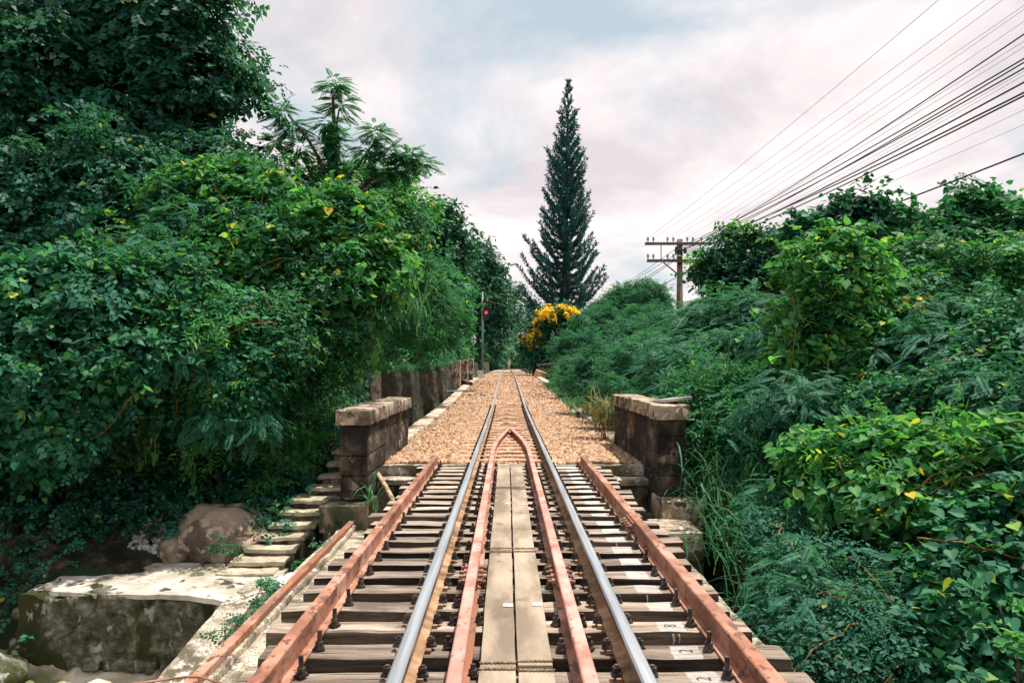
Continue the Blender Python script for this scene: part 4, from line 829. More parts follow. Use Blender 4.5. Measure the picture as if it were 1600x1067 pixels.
# ------------------------------------------------------------------ foliage templates (x width, y length to tip, z up)
def mirror(half):
    b, t = half[0], half[-1]; V = list(half) + [(-x, y, z) for x, y, z in half[1:-1]]; n = len(half)
    right = list(range(n)); left = [0] + list(range(n, 2 * n - 2)) + [n - 1]
    return np.array(V, float), [tuple(right), tuple(reversed(left))]
T_HEART = mirror([(0, 0.05, 0), (0.17, -0.09, 0.05), (0.37, -0.05, 0.09), (0.50, 0.15, 0.11), (0.48, 0.38, 0.08), (0.35, 0.64, 0.03), (0.15, 0.90, -0.05), (0, 1.12, -0.15)])
T_OVAL = mirror([(0, 0, 0), (0.27, 0.30, 0.07), (0.24, 0.66, 0.05), (0, 1.0, -0.06)])
T_NARROW = mirror([(0, 0, 0), (0.14, 0.30, 0.04), (0.12, 0.65, 0.02), (0, 1.0, -0.10)])
T_RHOMB = (np.array([(0, 0, 0), (0.33, 0.42, 0.08), (0, 1, -0.05), (-0.33, 0.42, 0.08)], float), [(0, 1, 2, 3)])
def compose(items):
    """[(tmpl, origin, tip dir, normal, size)] -> template"""
    V = []; Fs = []
    for (tv, tf), o, t, n, s in items:
        t = np.array(t, float); t /= np.linalg.norm(t); n = np.array(n, float); b = np.cross(t, n); b /= np.linalg.norm(b); n = np.cross(b, t)
        k0 = len(V); V += list(np.array(o) + s * (tv[:, 0:1] * b + tv[:, 1:2] * t + tv[:, 2:3] * n)); Fs += [tuple(i + k0 for i in f) for f in tf]
    return np.array(V, float), Fs
def make_frond(pairs=9, leaf=T_RHOMB, size=0.26, droop=0.35, w=1.0):
    it = []
    for i in range(pairs):
        t = 0.12 + 0.86 * i / (pairs - 1); y = t; z = -droop * t * t
        sl = size * (1.0 - 0.45 * abs(t - 0.45) * 1.6)
        for s in (-1, 1): it.append((leaf, (0, y, z), (s * w, 0.45, -0.25), (0, 0.2, 1), sl))
    it.append((leaf, (0, 0.98, -droop), (0, 1, -0.5), (0, 0.4, 1), size * 0.8))
    return compose(it)
def narrowed(t, k): v = t[0].copy(); v[:, 0] *= k; return v, t[1]
T_FROND = make_frond(9, narrowed(T_RHOMB, 0.75), 0.30, 0.32)
T_FINE = make_frond(13, narrowed(T_RHOMB, 0.55), 0.24, 0.22)
def make_spray(n, leaf, seed):
    rng = R(seed); it = []
    for i in range(n):
        t = 0.1 + 0.9 * i / (n - 1); s = 1 if i % 2 else -1
        it.append((leaf, (0, t, -0.15 * t * t), (s * rng.uniform(0.5, 1.1), rng.uniform(0.3, 0.8), rng.uniform(-0.5, 0.15)), (rng.normal(0, 0.3), rng.normal(0, 0.3), 1), rng.uniform(0.34, 0.5)))
    return compose(it)
T_SPRAY = make_spray(6, T_RHOMB, 1); T_SPRAY_O = make_spray(6, T_OVAL, 2); T_SPRAY_N = make_spray(8, T_NARROW, 3)

def lobes_of(spec):
    """(px, py, Y, rx px, rz px[, ry m]) -> centre and radii in metres"""
    out = []
    for s in spec:
        c = at(s[0], s[1], s[2]); rx = s[3] / F * s[2]; rz = s[4] / F * s[2]; ry = s[5] if len(s) > 5 else max(min(rx, rz) * 0.9, 0.35)
        out.append((np.array(c), np.array([rx, ry, rz])))
    return out
def crown_points(lobes, n, rng, clump, per, back=0.45, fill=0.12, rough=0.20, shoots=1.0):
    c = np.array([l[0] for l in lobes]); r = np.array([l[1] for l in lobes])
    w = r[:, 0] * r[:, 2] + r[:, 1] * (r[:, 0] + r[:, 2]) * 0.5; w /= w.sum()
    K = max(int(n / per), 6); CC = []; OO = []
    while sum(len(a) for a in CC) < K:
        m = K * 2; li = rng.choice(len(lobes), m, p=w); u = nrm(rng.normal(size=(m, 3)))
        keep = (rng.random(m) < np.where(u[:, 1] > 0.35, back, 1.0)) & (rng.random(m) < np.where(u[:, 2] < -0.45, 0.35, 1.0))
        u = u[keep]; li = li[keep]
        ph = (li * 2.7)[:, None]
        wob = np.sin(u[:, 0:1] * 5.1 + ph) * np.sin(u[:, 2:3] * 4.3 + ph * 1.7) + 0.6 * np.sin(u[:, 1:2] * 9 + u[:, 2:3] * 7 + ph)
        p = c[li] + u * r[li] * (1 + rough * wob + rng.normal(-0.03, 0.11, (len(u), 1)))
        ok = np.ones(len(p), bool)
        for j in range(len(lobes)):
            d = np.linalg.norm((p - c[j]) / r[j], axis=1); ok &= (d > 0.72) | (li == j)
        CC.append(p[ok]); OO.append(nrm(u[ok] / r[li[ok]]))
    CC = np.concatenate(CC)[:K]; OO = np.concatenate(OO)[:K]
    rc = clump[0] * 0.7 + (clump[1] * 1.15 - clump[0] * 0.7) * rng.random(K) ** 1.8
    wt = rc ** 1.6; ci = rng.choice(K, n, p=wt / wt.sum())
    v = nrm(rng.normal(size=(n, 3))) * (rng.random((n, 1)) ** 0.45)
    dn = (v * (OO[ci] * 0.6 + [0, 0, 0.7])).sum(1, keepdims=True); v = np.where(dn < -0.35, -v, v)
    pos = CC[ci] + rc[ci][:, None] * v * [1, 1, 0.8]
    out = nrm(OO[ci] * 0.7 + v * 0.8)
    nf = int(n * fill)
    if nf:                                                       # sparse leaves inside, so the crown is not hollow
        li = rng.choice(len(lobes), nf, p=w); u = nrm(rng.normal(size=(nf, 3))) * rng.uniform(0.3, 0.85, (nf, 1)); pos = np.concatenate([pos, c[li] + u * r[li]]); out = np.concatenate([out, nrm(u)])
    ns = int(K * 0.30 * shoots)
    if ns:                                                       # shoots standing out of the mass, leaves up their length
        si = rng.integers(0, K, ns); d = nrm(OO[si] * 0.7 + [0, 0, 0.75] + rng.normal(size=(ns, 3)) * 0.45); Ls = clump[1] * rng.uniform(0.8, 2.3, ns); m = 12
        q = (np.arange(m) + 1.0) / m
        sp_ = CC[si][:, None, :] + d[:, None, :] * (Ls[:, None] * q[None, :])[:, :, None] + np.array([0, 0, -0.35]) * (Ls[:, None] * q[None, :] ** 2.2)[:, :, None]
        a = (np.arange(m) * 2.4)[None, :] + rng.uniform(0, 6.28, (ns, 1)); so = np.stack([np.cos(a), np.sin(a), np.full_like(a, 0.25)], -1)
        pos = np.concatenate([pos, (sp_ + so * 0.02).reshape(-1, 3)]); out = np.concatenate([out, nrm(so.reshape(-1, 3))])
    return pos, out, CC
def leaf_axes(out, rng, up=0.85, droop=0.35, jit=0.45):
    n = len(out); N_ = nrm(out * 0.50 + np.array([0.12, -0.06, up]) + rng.normal(size=(n, 3)) * jit)
    T_ = out * 0.55 + np.array([0, 0, -droop]) + rng.normal(size=(n, 3)) * 0.6
    T_ = T_ - (T_ * N_).sum(1, keepdims=True) * N_; return nrm(T_), N_
def crown_mesh(name, lobes, n, tmpl, size, mat, seed, clump=(0.2, 0.5), per=36, **kw):
    rng = R(seed); ax = {k_: kw.pop(k_) for k_ in ('up', 'droop', 'jit') if k_ in kw}
    pos, out, cc = crown_points(lobes, n, rng, clump, per, **kw); T_, N_ = leaf_axes(out, rng, **ax)
    return scatter(name, tmpl, pos, T_, N_, size * (0.42 + 1.0 * rng.random(len(pos)) ** 1.3), mat), cc
def limbs(name, base, targets, r0, mat, rng, n=6):
    ps = []
    for tgt in targets:
        a = Vector(base) + Vector((rng.normal() * r0, rng.normal() * r0, 0)); b = Vector(tgt); mid = a.lerp(b, 0.5) + Vector((rng.normal() * 0.12, rng.normal() * 0.12, 0.15)) * (b - a).length * 0.5
        pts = [(a.lerp(mid, q)).lerp(mid.lerp(b, q), q) for q in np.linspace(0, 1, 7)]
        ps.append(tubevf(pts, [r0 * (1 - 0.8 * q) + 0.006 for q in np.linspace(0, 1, 7)], n))
    return mesh_from(name, *join(ps), mat, smooth=True)
def strands(specs, rng, size, sway=0.06):
    """hanging vines: leaves alternating down a string. specs: (x, y, z, length)"""
    P = []; O = []; tubes = []
    for (x, y, z, L) in specs:
        m = max(int(L / (size * 0.42)), 4); ph = rng.uniform(0, 6); ph2 = rng.uniform(0, 6); pts = []
        for i in range(m):
            q = i / m * L; xx = x + sway * math.sin(q * 2.6 + ph) * min(1, q * 2); yy = y + sway * math.sin(q * 2.1 + ph2) * min(1, q * 2)
            a = i * 2.4 + rng.normal() * 0.5; P.append((xx + 0.35 * size * math.cos(a), yy + 0.35 * size * math.sin(a), z - q)); O.append((math.cos(a), math.sin(a), 0.1)); pts.append((xx, yy, z - q))
        tubes.append(tubevf(pts[::3] + [pts[-1]], 0.006, 4))
    return np.array(P), np.array(O, float), tubes
VEG_SEED = [1000]
def plant(name, label, cat, spec, n, tmpl, size, mat, group=None, stem_r=0.04, stems=5, stem_mat=None, hang=None, base=None, trunk=None, part='foliage', extra=None, **kw):
    VEG_SEED[0] += 1; seed = VEG_SEED[0]; rng = R(seed); lobes = lobes_of(spec)
    c0 = np.mean([l[0] for l in lobes], axis=0)
    if base is None: base = (float(c0[0]), float(c0[1]) + 0.2)
    bz = gz(*base); t = thing(name, (base[0], base[1], bz), label, cat, group)
    me, cc = crown_mesh(part, lobes, n, tmpl, size, mat, seed, **kw)
    fo = put(part, me, t); fo['kind'] = 'stuff'
    if n >= 8000 and (tmpl is T_HEART or tmpl is T_OVAL):                  # a second, finer leaf mixed through, and bare twigs and runners
        r2 = R(seed + 5000); p2, o2, _ = crown_points(lobes, n // 14, r2, kw.get('clump', (0.2, 0.5)), 14, shoots=0.6); a2, n2 = leaf_axes(o2, r2)
        fo2 = put('mixed_leaves', scatter('mixed_leaves', T_SPRAY_N if seed % 2 else T_SPRAY, p2, a2, n2, size * 2.6 * r2.uniform(0.6, 1.3, len(p2)), G_FEATHER if seed % 3 else G_LIT), t); fo2['kind'] = 'stuff'
        tw = []
        for _ in range(26):
            i0 = int(r2.integers(len(cc))); d_ = np.linalg.norm(cc - cc[i0], axis=1); near_ = np.where((d_ > 0.25) & (d_ < 1.1))[0]
            if len(near_) == 0: continue
            a_ = cc[i0]; b_ = cc[near_[int(r2.integers(len(near_)))]]; oc = nrm(a_ - c0) * 0.16 + np.array([0, -0.08, 0.05]); dz_ = r2.uniform(-0.25, 0.2)
            tw.append(tubevf([tuple(a_ + (b_ - a_) * q_ + oc + np.array([0, 0, dz_ * math.sin(math.pi * q_)]) + r2.normal(0, 0.012, 3)) for q_ in np.linspace(0, 1, 8)], 0.0055 + 0.0004 * a_[1] / 2, 4))
        if tw: put('twigs', mesh_from('twigs', *join(tw), m_vine), t)['kind'] = 'stuff'
    tg = [tuple(l[0] - np.array([0, 0, l[1][2] * 0.1])) for l in lobes]
    while len(tg) < stems: q = cc[rng.integers(len(cc))]; l = lobes[rng.integers(len(lobes))]; tg.append(tuple(l[0] * 0.35 + q * 0.65))
    if trunk:
        V = tubevf([(base[0], base[1], bz - 0.2)] + [tuple(p) for p in trunk[0]], trunk[1], 10); put('trunk', mesh_from('trunk', *V, stem_mat or m_bark, smooth=True), t)
        tp_ = trunk[0][-1]; put('branches', limbs('branches', tp_, tg, stem_r, stem_mat or m_bark, rng), t)['kind'] = 'stuff'
    else: put('stems', limbs('stems', (base[0], base[1], bz - 0.1), tg[:max(stems, 3)], stem_r, stem_mat or m_bark, rng), t)['kind'] = 'stuff'
    if hang:
        sp_, hs, ht, hm = hang; P, O, tubes = strands(sp_, rng, hs); N_ = nrm(O * 0.8 + [0, 0, 0.5] + rng.normal(size=O.shape) * 0.3); T_ = nrm(O * 0.4 + [0, 0, -0.9] + rng.normal(size=O.shape) * 0.25)
        h = put('hanging_vines', scatter('hanging_vines', ht, P, T_, N_, hs * rng.uniform(0.6, 1.2, len(P)), hm), t); h['kind'] = 'stuff'
        put('vine_stems', mesh_from('vine_stems', *join(tubes), m_vine), t)['kind'] = 'stuff'
    return t
def hang_px(items, rng_seed):
    """(px, py, Y, length px, count, spread px)"""
    rng = random.Random(rng_seed); out = []
    for px, py, Y, L, cnt, spr in items:
        for _ in range(cnt):
            p = at(px + rng.uniform(-spr, spr), py + rng.uniform(-8, 8), Y + rng.uniform(-0.25, 0.25)); out.append((p.x, p.y, p.z, L / F * Y * rng.uniform(0.45, 1.1)))
    return out

# ------------------------------------------------------------------ trees and shrubs, left bank
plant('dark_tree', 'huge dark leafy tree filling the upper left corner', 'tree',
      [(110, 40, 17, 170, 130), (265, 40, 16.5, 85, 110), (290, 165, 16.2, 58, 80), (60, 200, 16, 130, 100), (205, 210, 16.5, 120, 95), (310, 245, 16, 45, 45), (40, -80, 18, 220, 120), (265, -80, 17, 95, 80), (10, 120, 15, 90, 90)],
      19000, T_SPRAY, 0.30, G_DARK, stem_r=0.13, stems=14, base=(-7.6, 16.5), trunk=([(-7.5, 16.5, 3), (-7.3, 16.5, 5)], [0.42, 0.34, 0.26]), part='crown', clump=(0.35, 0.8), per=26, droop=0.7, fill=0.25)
plant('ivy_hung_tree', 'dark tree wrapped in small leaved creeper below the huge tree', 'tree',
      [(70, 330, 14.2, 110, 75), (190, 320, 14.6, 90, 90), (290, 325, 14.6, 60, 55), (20, 400, 13.6, 70, 60), (150, 400, 13.8, 90, 60), (345, 285, 15, 40, 45)],
      9000, T_SPRAY, 0.22, G_DARK, stems=9, base=(-6.6, 14.4), part='crown', clump=(0.22, 0.55), per=26, fill=0.2,
      hang=(hang_px([(120, 260, 14, 110, 7, 110), (260, 250, 14, 120, 7, 80), (190, 150, 15.5, 150, 6, 120)], 5), 0.10, T_HEART, G_DARK))
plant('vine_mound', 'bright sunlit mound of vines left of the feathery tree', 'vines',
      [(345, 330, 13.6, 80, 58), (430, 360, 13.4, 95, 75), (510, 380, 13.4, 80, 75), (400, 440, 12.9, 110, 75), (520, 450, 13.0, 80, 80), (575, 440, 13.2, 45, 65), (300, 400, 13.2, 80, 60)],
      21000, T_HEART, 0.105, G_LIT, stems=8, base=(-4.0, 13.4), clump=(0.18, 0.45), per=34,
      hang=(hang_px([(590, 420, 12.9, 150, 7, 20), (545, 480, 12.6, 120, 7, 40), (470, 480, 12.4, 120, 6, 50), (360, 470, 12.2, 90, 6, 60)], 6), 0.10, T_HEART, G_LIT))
plant('vine_mound', 'rounded vine thicket at the left edge above the platform', 'vines',
      [(50, 490, 10.6, 100, 70), (160, 480, 10.9, 100, 70), (250, 480, 11.2, 80, 65), (40, 580, 10.2, 90, 70), (150, 570, 10.4, 100, 70), (-40, 640, 10.0, 90, 110), (70, 660, 10.2, 80, 70)],
      20000, T_HEART, 0.085, G_MID, stems=8, base=(-5.9, 11.0), clump=(0.16, 0.42), per=34,
      hang=(hang_px([(120, 600, 10.1, 110, 9, 60), (40, 640, 9.9, 120, 8, 50), (210, 560, 10.4, 90, 7, 50)], 7), 0.085, T_HEART, G_MID))
plant('shrub_thicket', 'leafy thicket with yellow tipped vines hanging over the dark hollow', 'shrub',
      [(290, 540, 11.0, 80, 60), (390, 540, 11.4, 90, 65), (470, 545, 13.0, 80, 65), (350, 600, 11.0, 80, 45), (525, 540, 13.8, 40, 55), (450, 600, 13.0, 70, 45), (300, 650, 11.4, 90, 45)],
      19000, T_OVAL, 0.085, G_MID, stems=8, base=(-4.2, 12.4), clump=(0.16, 0.42), per=34,
      hang=(hang_px([(345, 590, 10.9, 95, 6, 14), (310, 600, 10.8, 70, 5, 40), (410, 610, 12.4, 70, 6, 40), (300, 680, 11.2, 90, 4, 12), (505, 560, 13.4, 110, 6, 35), (535, 540, 13.8, 90, 5, 25), (230, 640, 10.9, 110, 6, 50), (400, 640, 12.2, 90, 6, 50)], 8), 0.085, T_HEART, G_LIT))
plant('feathery_shrub', 'feathery leaved shrub poking out of the left vine mound', 'shrub',
      [(300, 380, 12.9, 55, 35), (240, 430, 12.0, 70, 40), (400, 560, 11.0, 60, 35), (250, 560, 10.6, 55, 30), (350, 660, 10.9, 70, 25)],
      2600, T_FINE, 0.22, G_FEATHER, stems=6, base=(-4.9, 12.4), clump=(0.2, 0.45), per=20, fill=0.02, shoots=0.4, up=1.0)
def branch_tree():
    # thin open tree with tufts of long compound leaves
    Y = 17.0; base = at(520, 560, Y); bz = gz(base.x, base.y)
    t = thing('feathery_tree', (base.x, base.y, bz), 'open feathery tree reaching into the sky above the left bank', 'tree')
    b0 = Vector((base.x, base.y, bz)); j = at(522, 330, Y); tip = at(520, 150, Y)
    put('trunk', mesh_from('trunk', *tubevf([b0, at(518, 430, Y), j, at(524, 240, Y), tip], [0.13, 0.10, 0.08, 0.06, 0.03], 9), m_bark, smooth=True), t)
    tufts = [(520, 135, 24, 22), (532, 165, 26, 24), (512, 195, 22, 24), (526, 225, 22, 24), (520, 260, 22, 26), (440, 175, 24, 20), (455, 200, 28, 24), (432, 225, 26, 24), (470, 235, 26, 26), (445, 262, 30, 26), (588, 208, 24, 18), (575, 235, 26, 20), (608, 240, 26, 18), (640, 244, 24, 15), (660, 258, 20, 14), (632, 268, 26, 16), (596, 268, 24, 16), (480, 295, 40, 34), (430, 300, 34, 34), (550, 305, 30, 26)]
    ends = [at(450, 180, Y - 0.3), at(430, 230, Y), at(590, 215, Y - 0.2), at(650, 250, Y - 0.4), at(620, 270, Y), at(480, 260, Y + .3), at(530, 170, Y)]
    put('branches', limbs('branches', tuple(j), [tuple(e) for e in ends] + [tuple(at(545, 300, Y)), tuple(at(430, 300, Y))], 0.055, m_bark, R(77)), t)['kind'] = 'stuff'
    rng = R(78); P = []; O = []
    for (px, py, rx, rz) in tufts:
        c = np.array(at(px, py, Y + rng.uniform(-0.4, 0.4))); m = 60
        u = nrm(rng.normal(size=(m, 3)) + [0, 0, 0.25]); P.append(c + u * np.array([rx, rx, rz]) / F * Y * rng.uniform(0.1, 0.8, (m, 1))); O.append(u)
    P = np.concatenate(P); O = np.concatenate(O); N_ = nrm(O * 0.3 + [0, 0, 1] + rng.normal(size=O.shape) * 0.25); T_ = nrm(O * [1, 1, 0.3] + [0, 0, -0.05])
    f = put('crown', scatter('crown', T_FROND, P, T_, N_, 0.27 * rng.uniform(0.7, 1.2, len(P)), G_MID), t); f['kind'] = 'stuff'
    P, O, tubes = strands(hang_px([(520, 200, Y, 90, 5, 12), (545, 270, Y, 60, 4, 14), (515, 290, Y, 70, 5, 12)], 9), rng, 0.11, 0.03)
    h = put('climbing_vine', scatter('climbing_vine', T_HEART, P, nrm(O * 0.4 + [0, 0, -0.9]), nrm(O + [0, 0, 0.4]), 0.12 * rng.uniform(0.6, 1.2, len(P)), G_MID), t); h['kind'] = 'stuff'
branch_tree()
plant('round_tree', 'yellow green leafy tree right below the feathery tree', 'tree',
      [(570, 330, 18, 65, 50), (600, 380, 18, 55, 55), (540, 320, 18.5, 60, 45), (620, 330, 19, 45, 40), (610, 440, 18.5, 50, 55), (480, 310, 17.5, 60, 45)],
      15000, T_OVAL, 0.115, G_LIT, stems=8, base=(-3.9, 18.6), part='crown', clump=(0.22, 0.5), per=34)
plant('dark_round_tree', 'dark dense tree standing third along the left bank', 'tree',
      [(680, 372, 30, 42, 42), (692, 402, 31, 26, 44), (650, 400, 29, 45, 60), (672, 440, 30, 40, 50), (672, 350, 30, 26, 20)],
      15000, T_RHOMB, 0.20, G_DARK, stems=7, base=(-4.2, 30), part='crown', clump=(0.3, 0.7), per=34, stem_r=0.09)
plant('dark_round_tree', 'dark tree behind the signal post on the left', 'tree',
      [(748, 420, 86, 28, 32, 2.5), (768, 455, 90, 16, 34, 2.5), (740, 465, 84, 34, 36, 2.5), (760, 505, 88, 26, 42, 2.5), (725, 440, 82, 24, 40, 2.5)],
      12000, T_RHOMB, 0.44, G_DARK, stems=6, base=(-4.6, 86), part='crown', clump=(0.6, 1.3), per=32, stem_r=0.15)
plant('bank_shrub', 'mid green shrub on the bank above the start of the retaining wall', 'shrub',
      [(635, 462, 20, 52, 44), (600, 500, 18.8, 42, 36), (655, 498, 23, 40, 30), (572, 528, 18.8, 28, 24)],
      12000, T_SPRAY_N, 0.20, G_MID, stems=7, base=(-3.7, 20), clump=(0.2, 0.45), per=22)
plant('bank_shrub', 'pale green shrub on the bank halfway along the retaining wall', 'shrub',
      [(685, 468, 28, 34, 38), (695, 505, 34, 24, 26), (668, 515, 29, 28, 20), (706, 478, 42, 18, 34)],
      9000, T_SPRAY, 0.30, G_MID, stems=6, base=(-3.9, 30), clump=(0.25, 0.55), per=22)
plant('bank_shrub', 'low shrub at the foot of the signal post', 'shrub',
      [(714, 530, 60, 10, 20), (708, 552, 52, 10, 12), (736, 550, 82, 12, 16)],
      4500, T_SPRAY, 0.36, G_MID, stems=5, base=(-3.6, 56), clump=(0.35, 0.7), per=20)
# far end
plant('far_tree', 'blue green distant tree closing the view left of the pine', 'tree', [(800, 480, 190, 26, 30, 5), (820, 500, 185, 26, 40, 5), (785, 500, 180, 22, 40, 5), (805, 530, 180, 40, 30, 5)],
      7000, T_RHOMB, 0.75, G_FAR, stems=5, base=(2.0, 185), part='crown', clump=(1.0, 2.2), per=28, stem_r=0.3)
plant('far_tree', 'distant dark tree between the signal and the bend', 'tree', [(775, 520, 140, 20, 36, 4), (768, 550, 135, 16, 26, 4)],
      4500, T_RHOMB, 0.55, G_FAR, stems=5, base=(-2.4, 138), part='crown', clump=(0.8, 1.6), per=28, stem_r=0.25)
plant('far_bush', 'pale arching bush across the far end of the track', 'bush', [(800, 548, 165, 22, 14, 4), (785, 555, 160, 14, 16, 4), (815, 556, 165, 16, 16, 4)],
      4500, T_RHOMB, 0.55, G_PALE, stems=4, base=(1.5, 166), clump=(0.7, 1.4), per=28, stem_r=0.15)
plant('far_bush', 'dark hedge under the arching bush where the track disappears', 'bush', [(798, 573, 172, 30, 9, 3), (770, 573, 150, 14, 12, 3), (826, 572, 150, 14, 14, 3)],
      4500, T_RHOMB, 0.5, G_FAR, stems=4, base=(0.8, 174), clump=(0.6, 1.2), per=28, stem_r=0.1)
# dark undergrowth below the thickets
plant('undergrowth', 'deep shaded undergrowth behind the masonry platform', 'undergrowth',
      [(60, 780, 11.2, 120, 80), (190, 770, 11.6, 110, 80), (300, 740, 12.2, 100, 70), (370, 685, 13.0, 80, 55), (450, 650, 14.2, 55, 45), (505, 630, 15.0, 36, 40), (110, 838, 11.0, 55, 26), (200, 828, 11.3, 50, 28), (-60, 850, 10.6, 100, 90)],
      18000, T_OVAL, 0.075, G_DARK, stems=8, base=(-5.5, 12.2), clump=(0.15, 0.4), per=34)
plant('weed_patch', 'light green weeds between the boulder and the upper steps', 'weeds',
      [(432, 730, 12.3, 36, 22, 0.3), (468, 735, 12.6, 22, 20, 0.3), (410, 757, 11.9, 22, 15, 0.3), (485, 700, 13, 22, 20, 0.4)],
      1700, T_SPRAY_O, 0.10, G_LIT, stems=8, base=(-3.5, 12.2), stem_r=0.008, clump=(0.1, 0.22), per=12, fill=0.02)
plant('small_plant', 'small leafy plant growing against the large boulder', 'plant', [(352, 862, 10.0, 20, 15, 0.15)], 26, T_SPRAY_O, 0.10, G_MID, stems=3, stem_r=0.004, base=(-3.62, 10.05), clump=(0.08, 0.14), per=9, fill=0)
plant('small_weed', 'small weed clump beside the middle steps', 'weeds', [(420, 800, 11.0, 14, 9, 0.12)], 40, T_SPRAY_O, 0.12, G_LIT, stems=3, stem_r=0.006, base=(-3.3, 11.0), clump=(0.06, 0.12), per=9, fill=0)
plant('small_weed', 'little weed growing in the gap left of the steel bar', 'weeds', [(420, 922, 7.7, 13, 17, 0.1)], 60, T_SPRAY_O, 0.09, G_MID, stems=3, stem_r=0.004, base=(-2.42, 7.7), clump=(0.05, 0.1), per=9, fill=0)
plant('small_weed', 'weeds in the gap below the upper steps', 'weeds', [(500, 862, 9.2, 7, 18, 0.06), (482, 884, 8.9, 7, 12, 0.06)], 40, T_SPRAY_O, 0.075, G_MID, stems=3, stem_r=0.004, base=(-2.42, 9.2), clump=(0.05, 0.1), per=9, fill=0)
plant('small_weed', 'weeds in the gap beside the sloping coping', 'weeds', [(380, 968, 6.9, 26, 16, 0.15), (350, 1000, 6.3, 20, 14, 0.15)], 80, T_SPRAY_O, 0.065, G_MID, stems=3, stem_r=0.004, base=(-2.5, 6.7), clump=(0.05, 0.1), per=9, fill=0)

# ------------------------------------------------------------------ right bank
plant('bank_scrub', 'soft green scrub on the far right bank beyond the yellow flowers', 'scrub',
      [(950, 515, 45, 34, 26), (975, 486, 48, 38, 22), (908, 552, 42, 32, 24), (1000, 480, 46, 40, 30), (1000, 515, 43, 40, 26)],
      13000, T_SPRAY_N, 0.34, G_FEATHER, stems=7, base=(6.5, 46), clump=(0.32, 0.62), per=22, stem_r=0.07)
plant('bank_scrub', 'green scrub around the foot of the telegraph pole', 'scrub',
      [(1025, 530, 33, 46, 24), (1105, 518, 32.5, 40, 30), (1005, 545, 32, 46, 28), (1060, 556, 29, 56, 28)],
      11000, T_SPRAY_N, 0.28, G_FEATHER, stems=7, base=(7.5, 31.5), clump=(0.3, 0.65), per=22, stem_r=0.06)
plant('dark_round_tree', 'dark rounded tree with reddish twigs right of the telegraph pole', 'tree',
      [(1160, 405, 23, 48, 38), (1205, 415, 22.5, 40, 40), (1130, 440, 23, 40, 32), (1180, 455, 22.5, 60, 35), (1225, 460, 22, 40, 45)],
      13000, T_OVAL, 0.14, G_DARK, stems=8, base=(7.2, 22.8), part='crown', clump=(0.22, 0.5), per=34)
plant('feathery_shrub', 'spreading feathery shrub on the right bank below the dark rounded tree', 'shrub',
      [(1130, 520, 17.5, 70, 40), (1200, 505, 17, 60, 40), (1090, 560, 17, 60, 40), (1170, 570, 16, 70, 45), (1230, 560, 15, 50, 50), (1060, 600, 15.5, 40, 40)],
      8000, T_FINE, 0.28, G_FEATHER, stems=9, base=(5.2, 17), clump=(0.25, 0.55), per=26, fill=0.06, jit=0.3, up=1.1, droop=0.05, shoots=0.5)
plant('leafy_shrub', 'leafy shrub with pointed leaves behind the right parapet', 'shrub',
      [(1130, 610, 12.5, 50, 36), (1110, 650, 11.8, 40, 40), (1180, 640, 11.5, 50, 50), (1150, 690, 11, 50, 40), (1220, 700, 10.6, 50, 60)],
      2600, T_SPRAY_N, 0.26, G_MID, stems=8, base=(3.6, 12), clump=(0.2, 0.4), per=14, fill=0.06)
plant('vine_column', 'tall bright column of heart leaved vines on the right', 'vines',
      [(1300, 415, 11.2, 48, 42), (1285, 480, 11, 50, 50), (1330, 500, 11, 48, 60), (1280, 560, 10.8, 52, 60), (1330, 600, 10.8, 50, 60), (1290, 650, 10.6, 52, 50)],
      12000, T_HEART, 0.095, G_LIT, stems=7, base=(4.6, 11), clump=(0.14, 0.36), per=32,
      hang=(hang_px([(1350, 430, 10.7, 200, 5, 14), (1250, 470, 10.7, 150, 4, 16), (1300, 400, 10.8, 120, 4, 30), (1345, 560, 10.5, 120, 4, 14)], 11), 0.105, T_HEART, G_LIT))
plant('ivy_tower', 'ivy covered tree crown standing highest beside the lone low cable', 'tree',
      [(1340, 350, 15, 34, 28), (1325, 380, 15, 38, 28), (1380, 372, 15, 26, 28), (1268, 366, 15.5, 28, 16), (1370, 410, 14.8, 50, 40)],
      9500, T_HEART, 0.115, G_DARK, stems=7, base=(6.2, 15), part='crown', clump=(0.16, 0.4), per=32)
plant('ivy_tower', 'wide dark ivy covered tree at the top right edge of the bank', 'tree',
      [(1525, 345, 14, 42, 28), (1590, 385, 13.5, 45, 40), (1500, 380, 13.8, 46, 36), (1440, 368, 14.5, 36, 24), (1640, 385, 13, 50, 50)],
      12000, T_HEART, 0.11, G_MID, stems=7, base=(8.6, 14), part='crown', clump=(0.16, 0.42), per=32)
plant('vine_slope', 'broad vine covered slope in the middle of the right bank', 'vines',
      [(1420, 430, 12.5, 70, 45), (1500, 450, 12, 80, 60), (1580, 470, 11.5, 80, 70), (1430, 510, 11.5, 70, 60), (1530, 550, 11, 90, 70), (1420, 590, 11, 60, 60)],
      18000, T_OVAL, 0.095, G_MID, stems=8, base=(7.0, 12), clump=(0.16, 0.42), per=34)
plant('feathery_shrub', 'drooping feathery fronds in the middle of the right vines', 'shrub',
      [(1430, 560, 10.2, 70, 35), (1500, 520, 10.6, 60, 35), (1440, 470, 11.4, 50, 26), (1230, 630, 10.0, 60, 26), (1480, 620, 9.4, 60, 28), (1560, 640, 8.6, 50, 40)],
      3000, T_FINE, 0.24, G_FEATHER, stems=7, base=(5.6, 10.8), clump=(0.2, 0.42), per=26, fill=0.02, jit=0.3, up=1.1, droop=0.1, shoots=0.4)
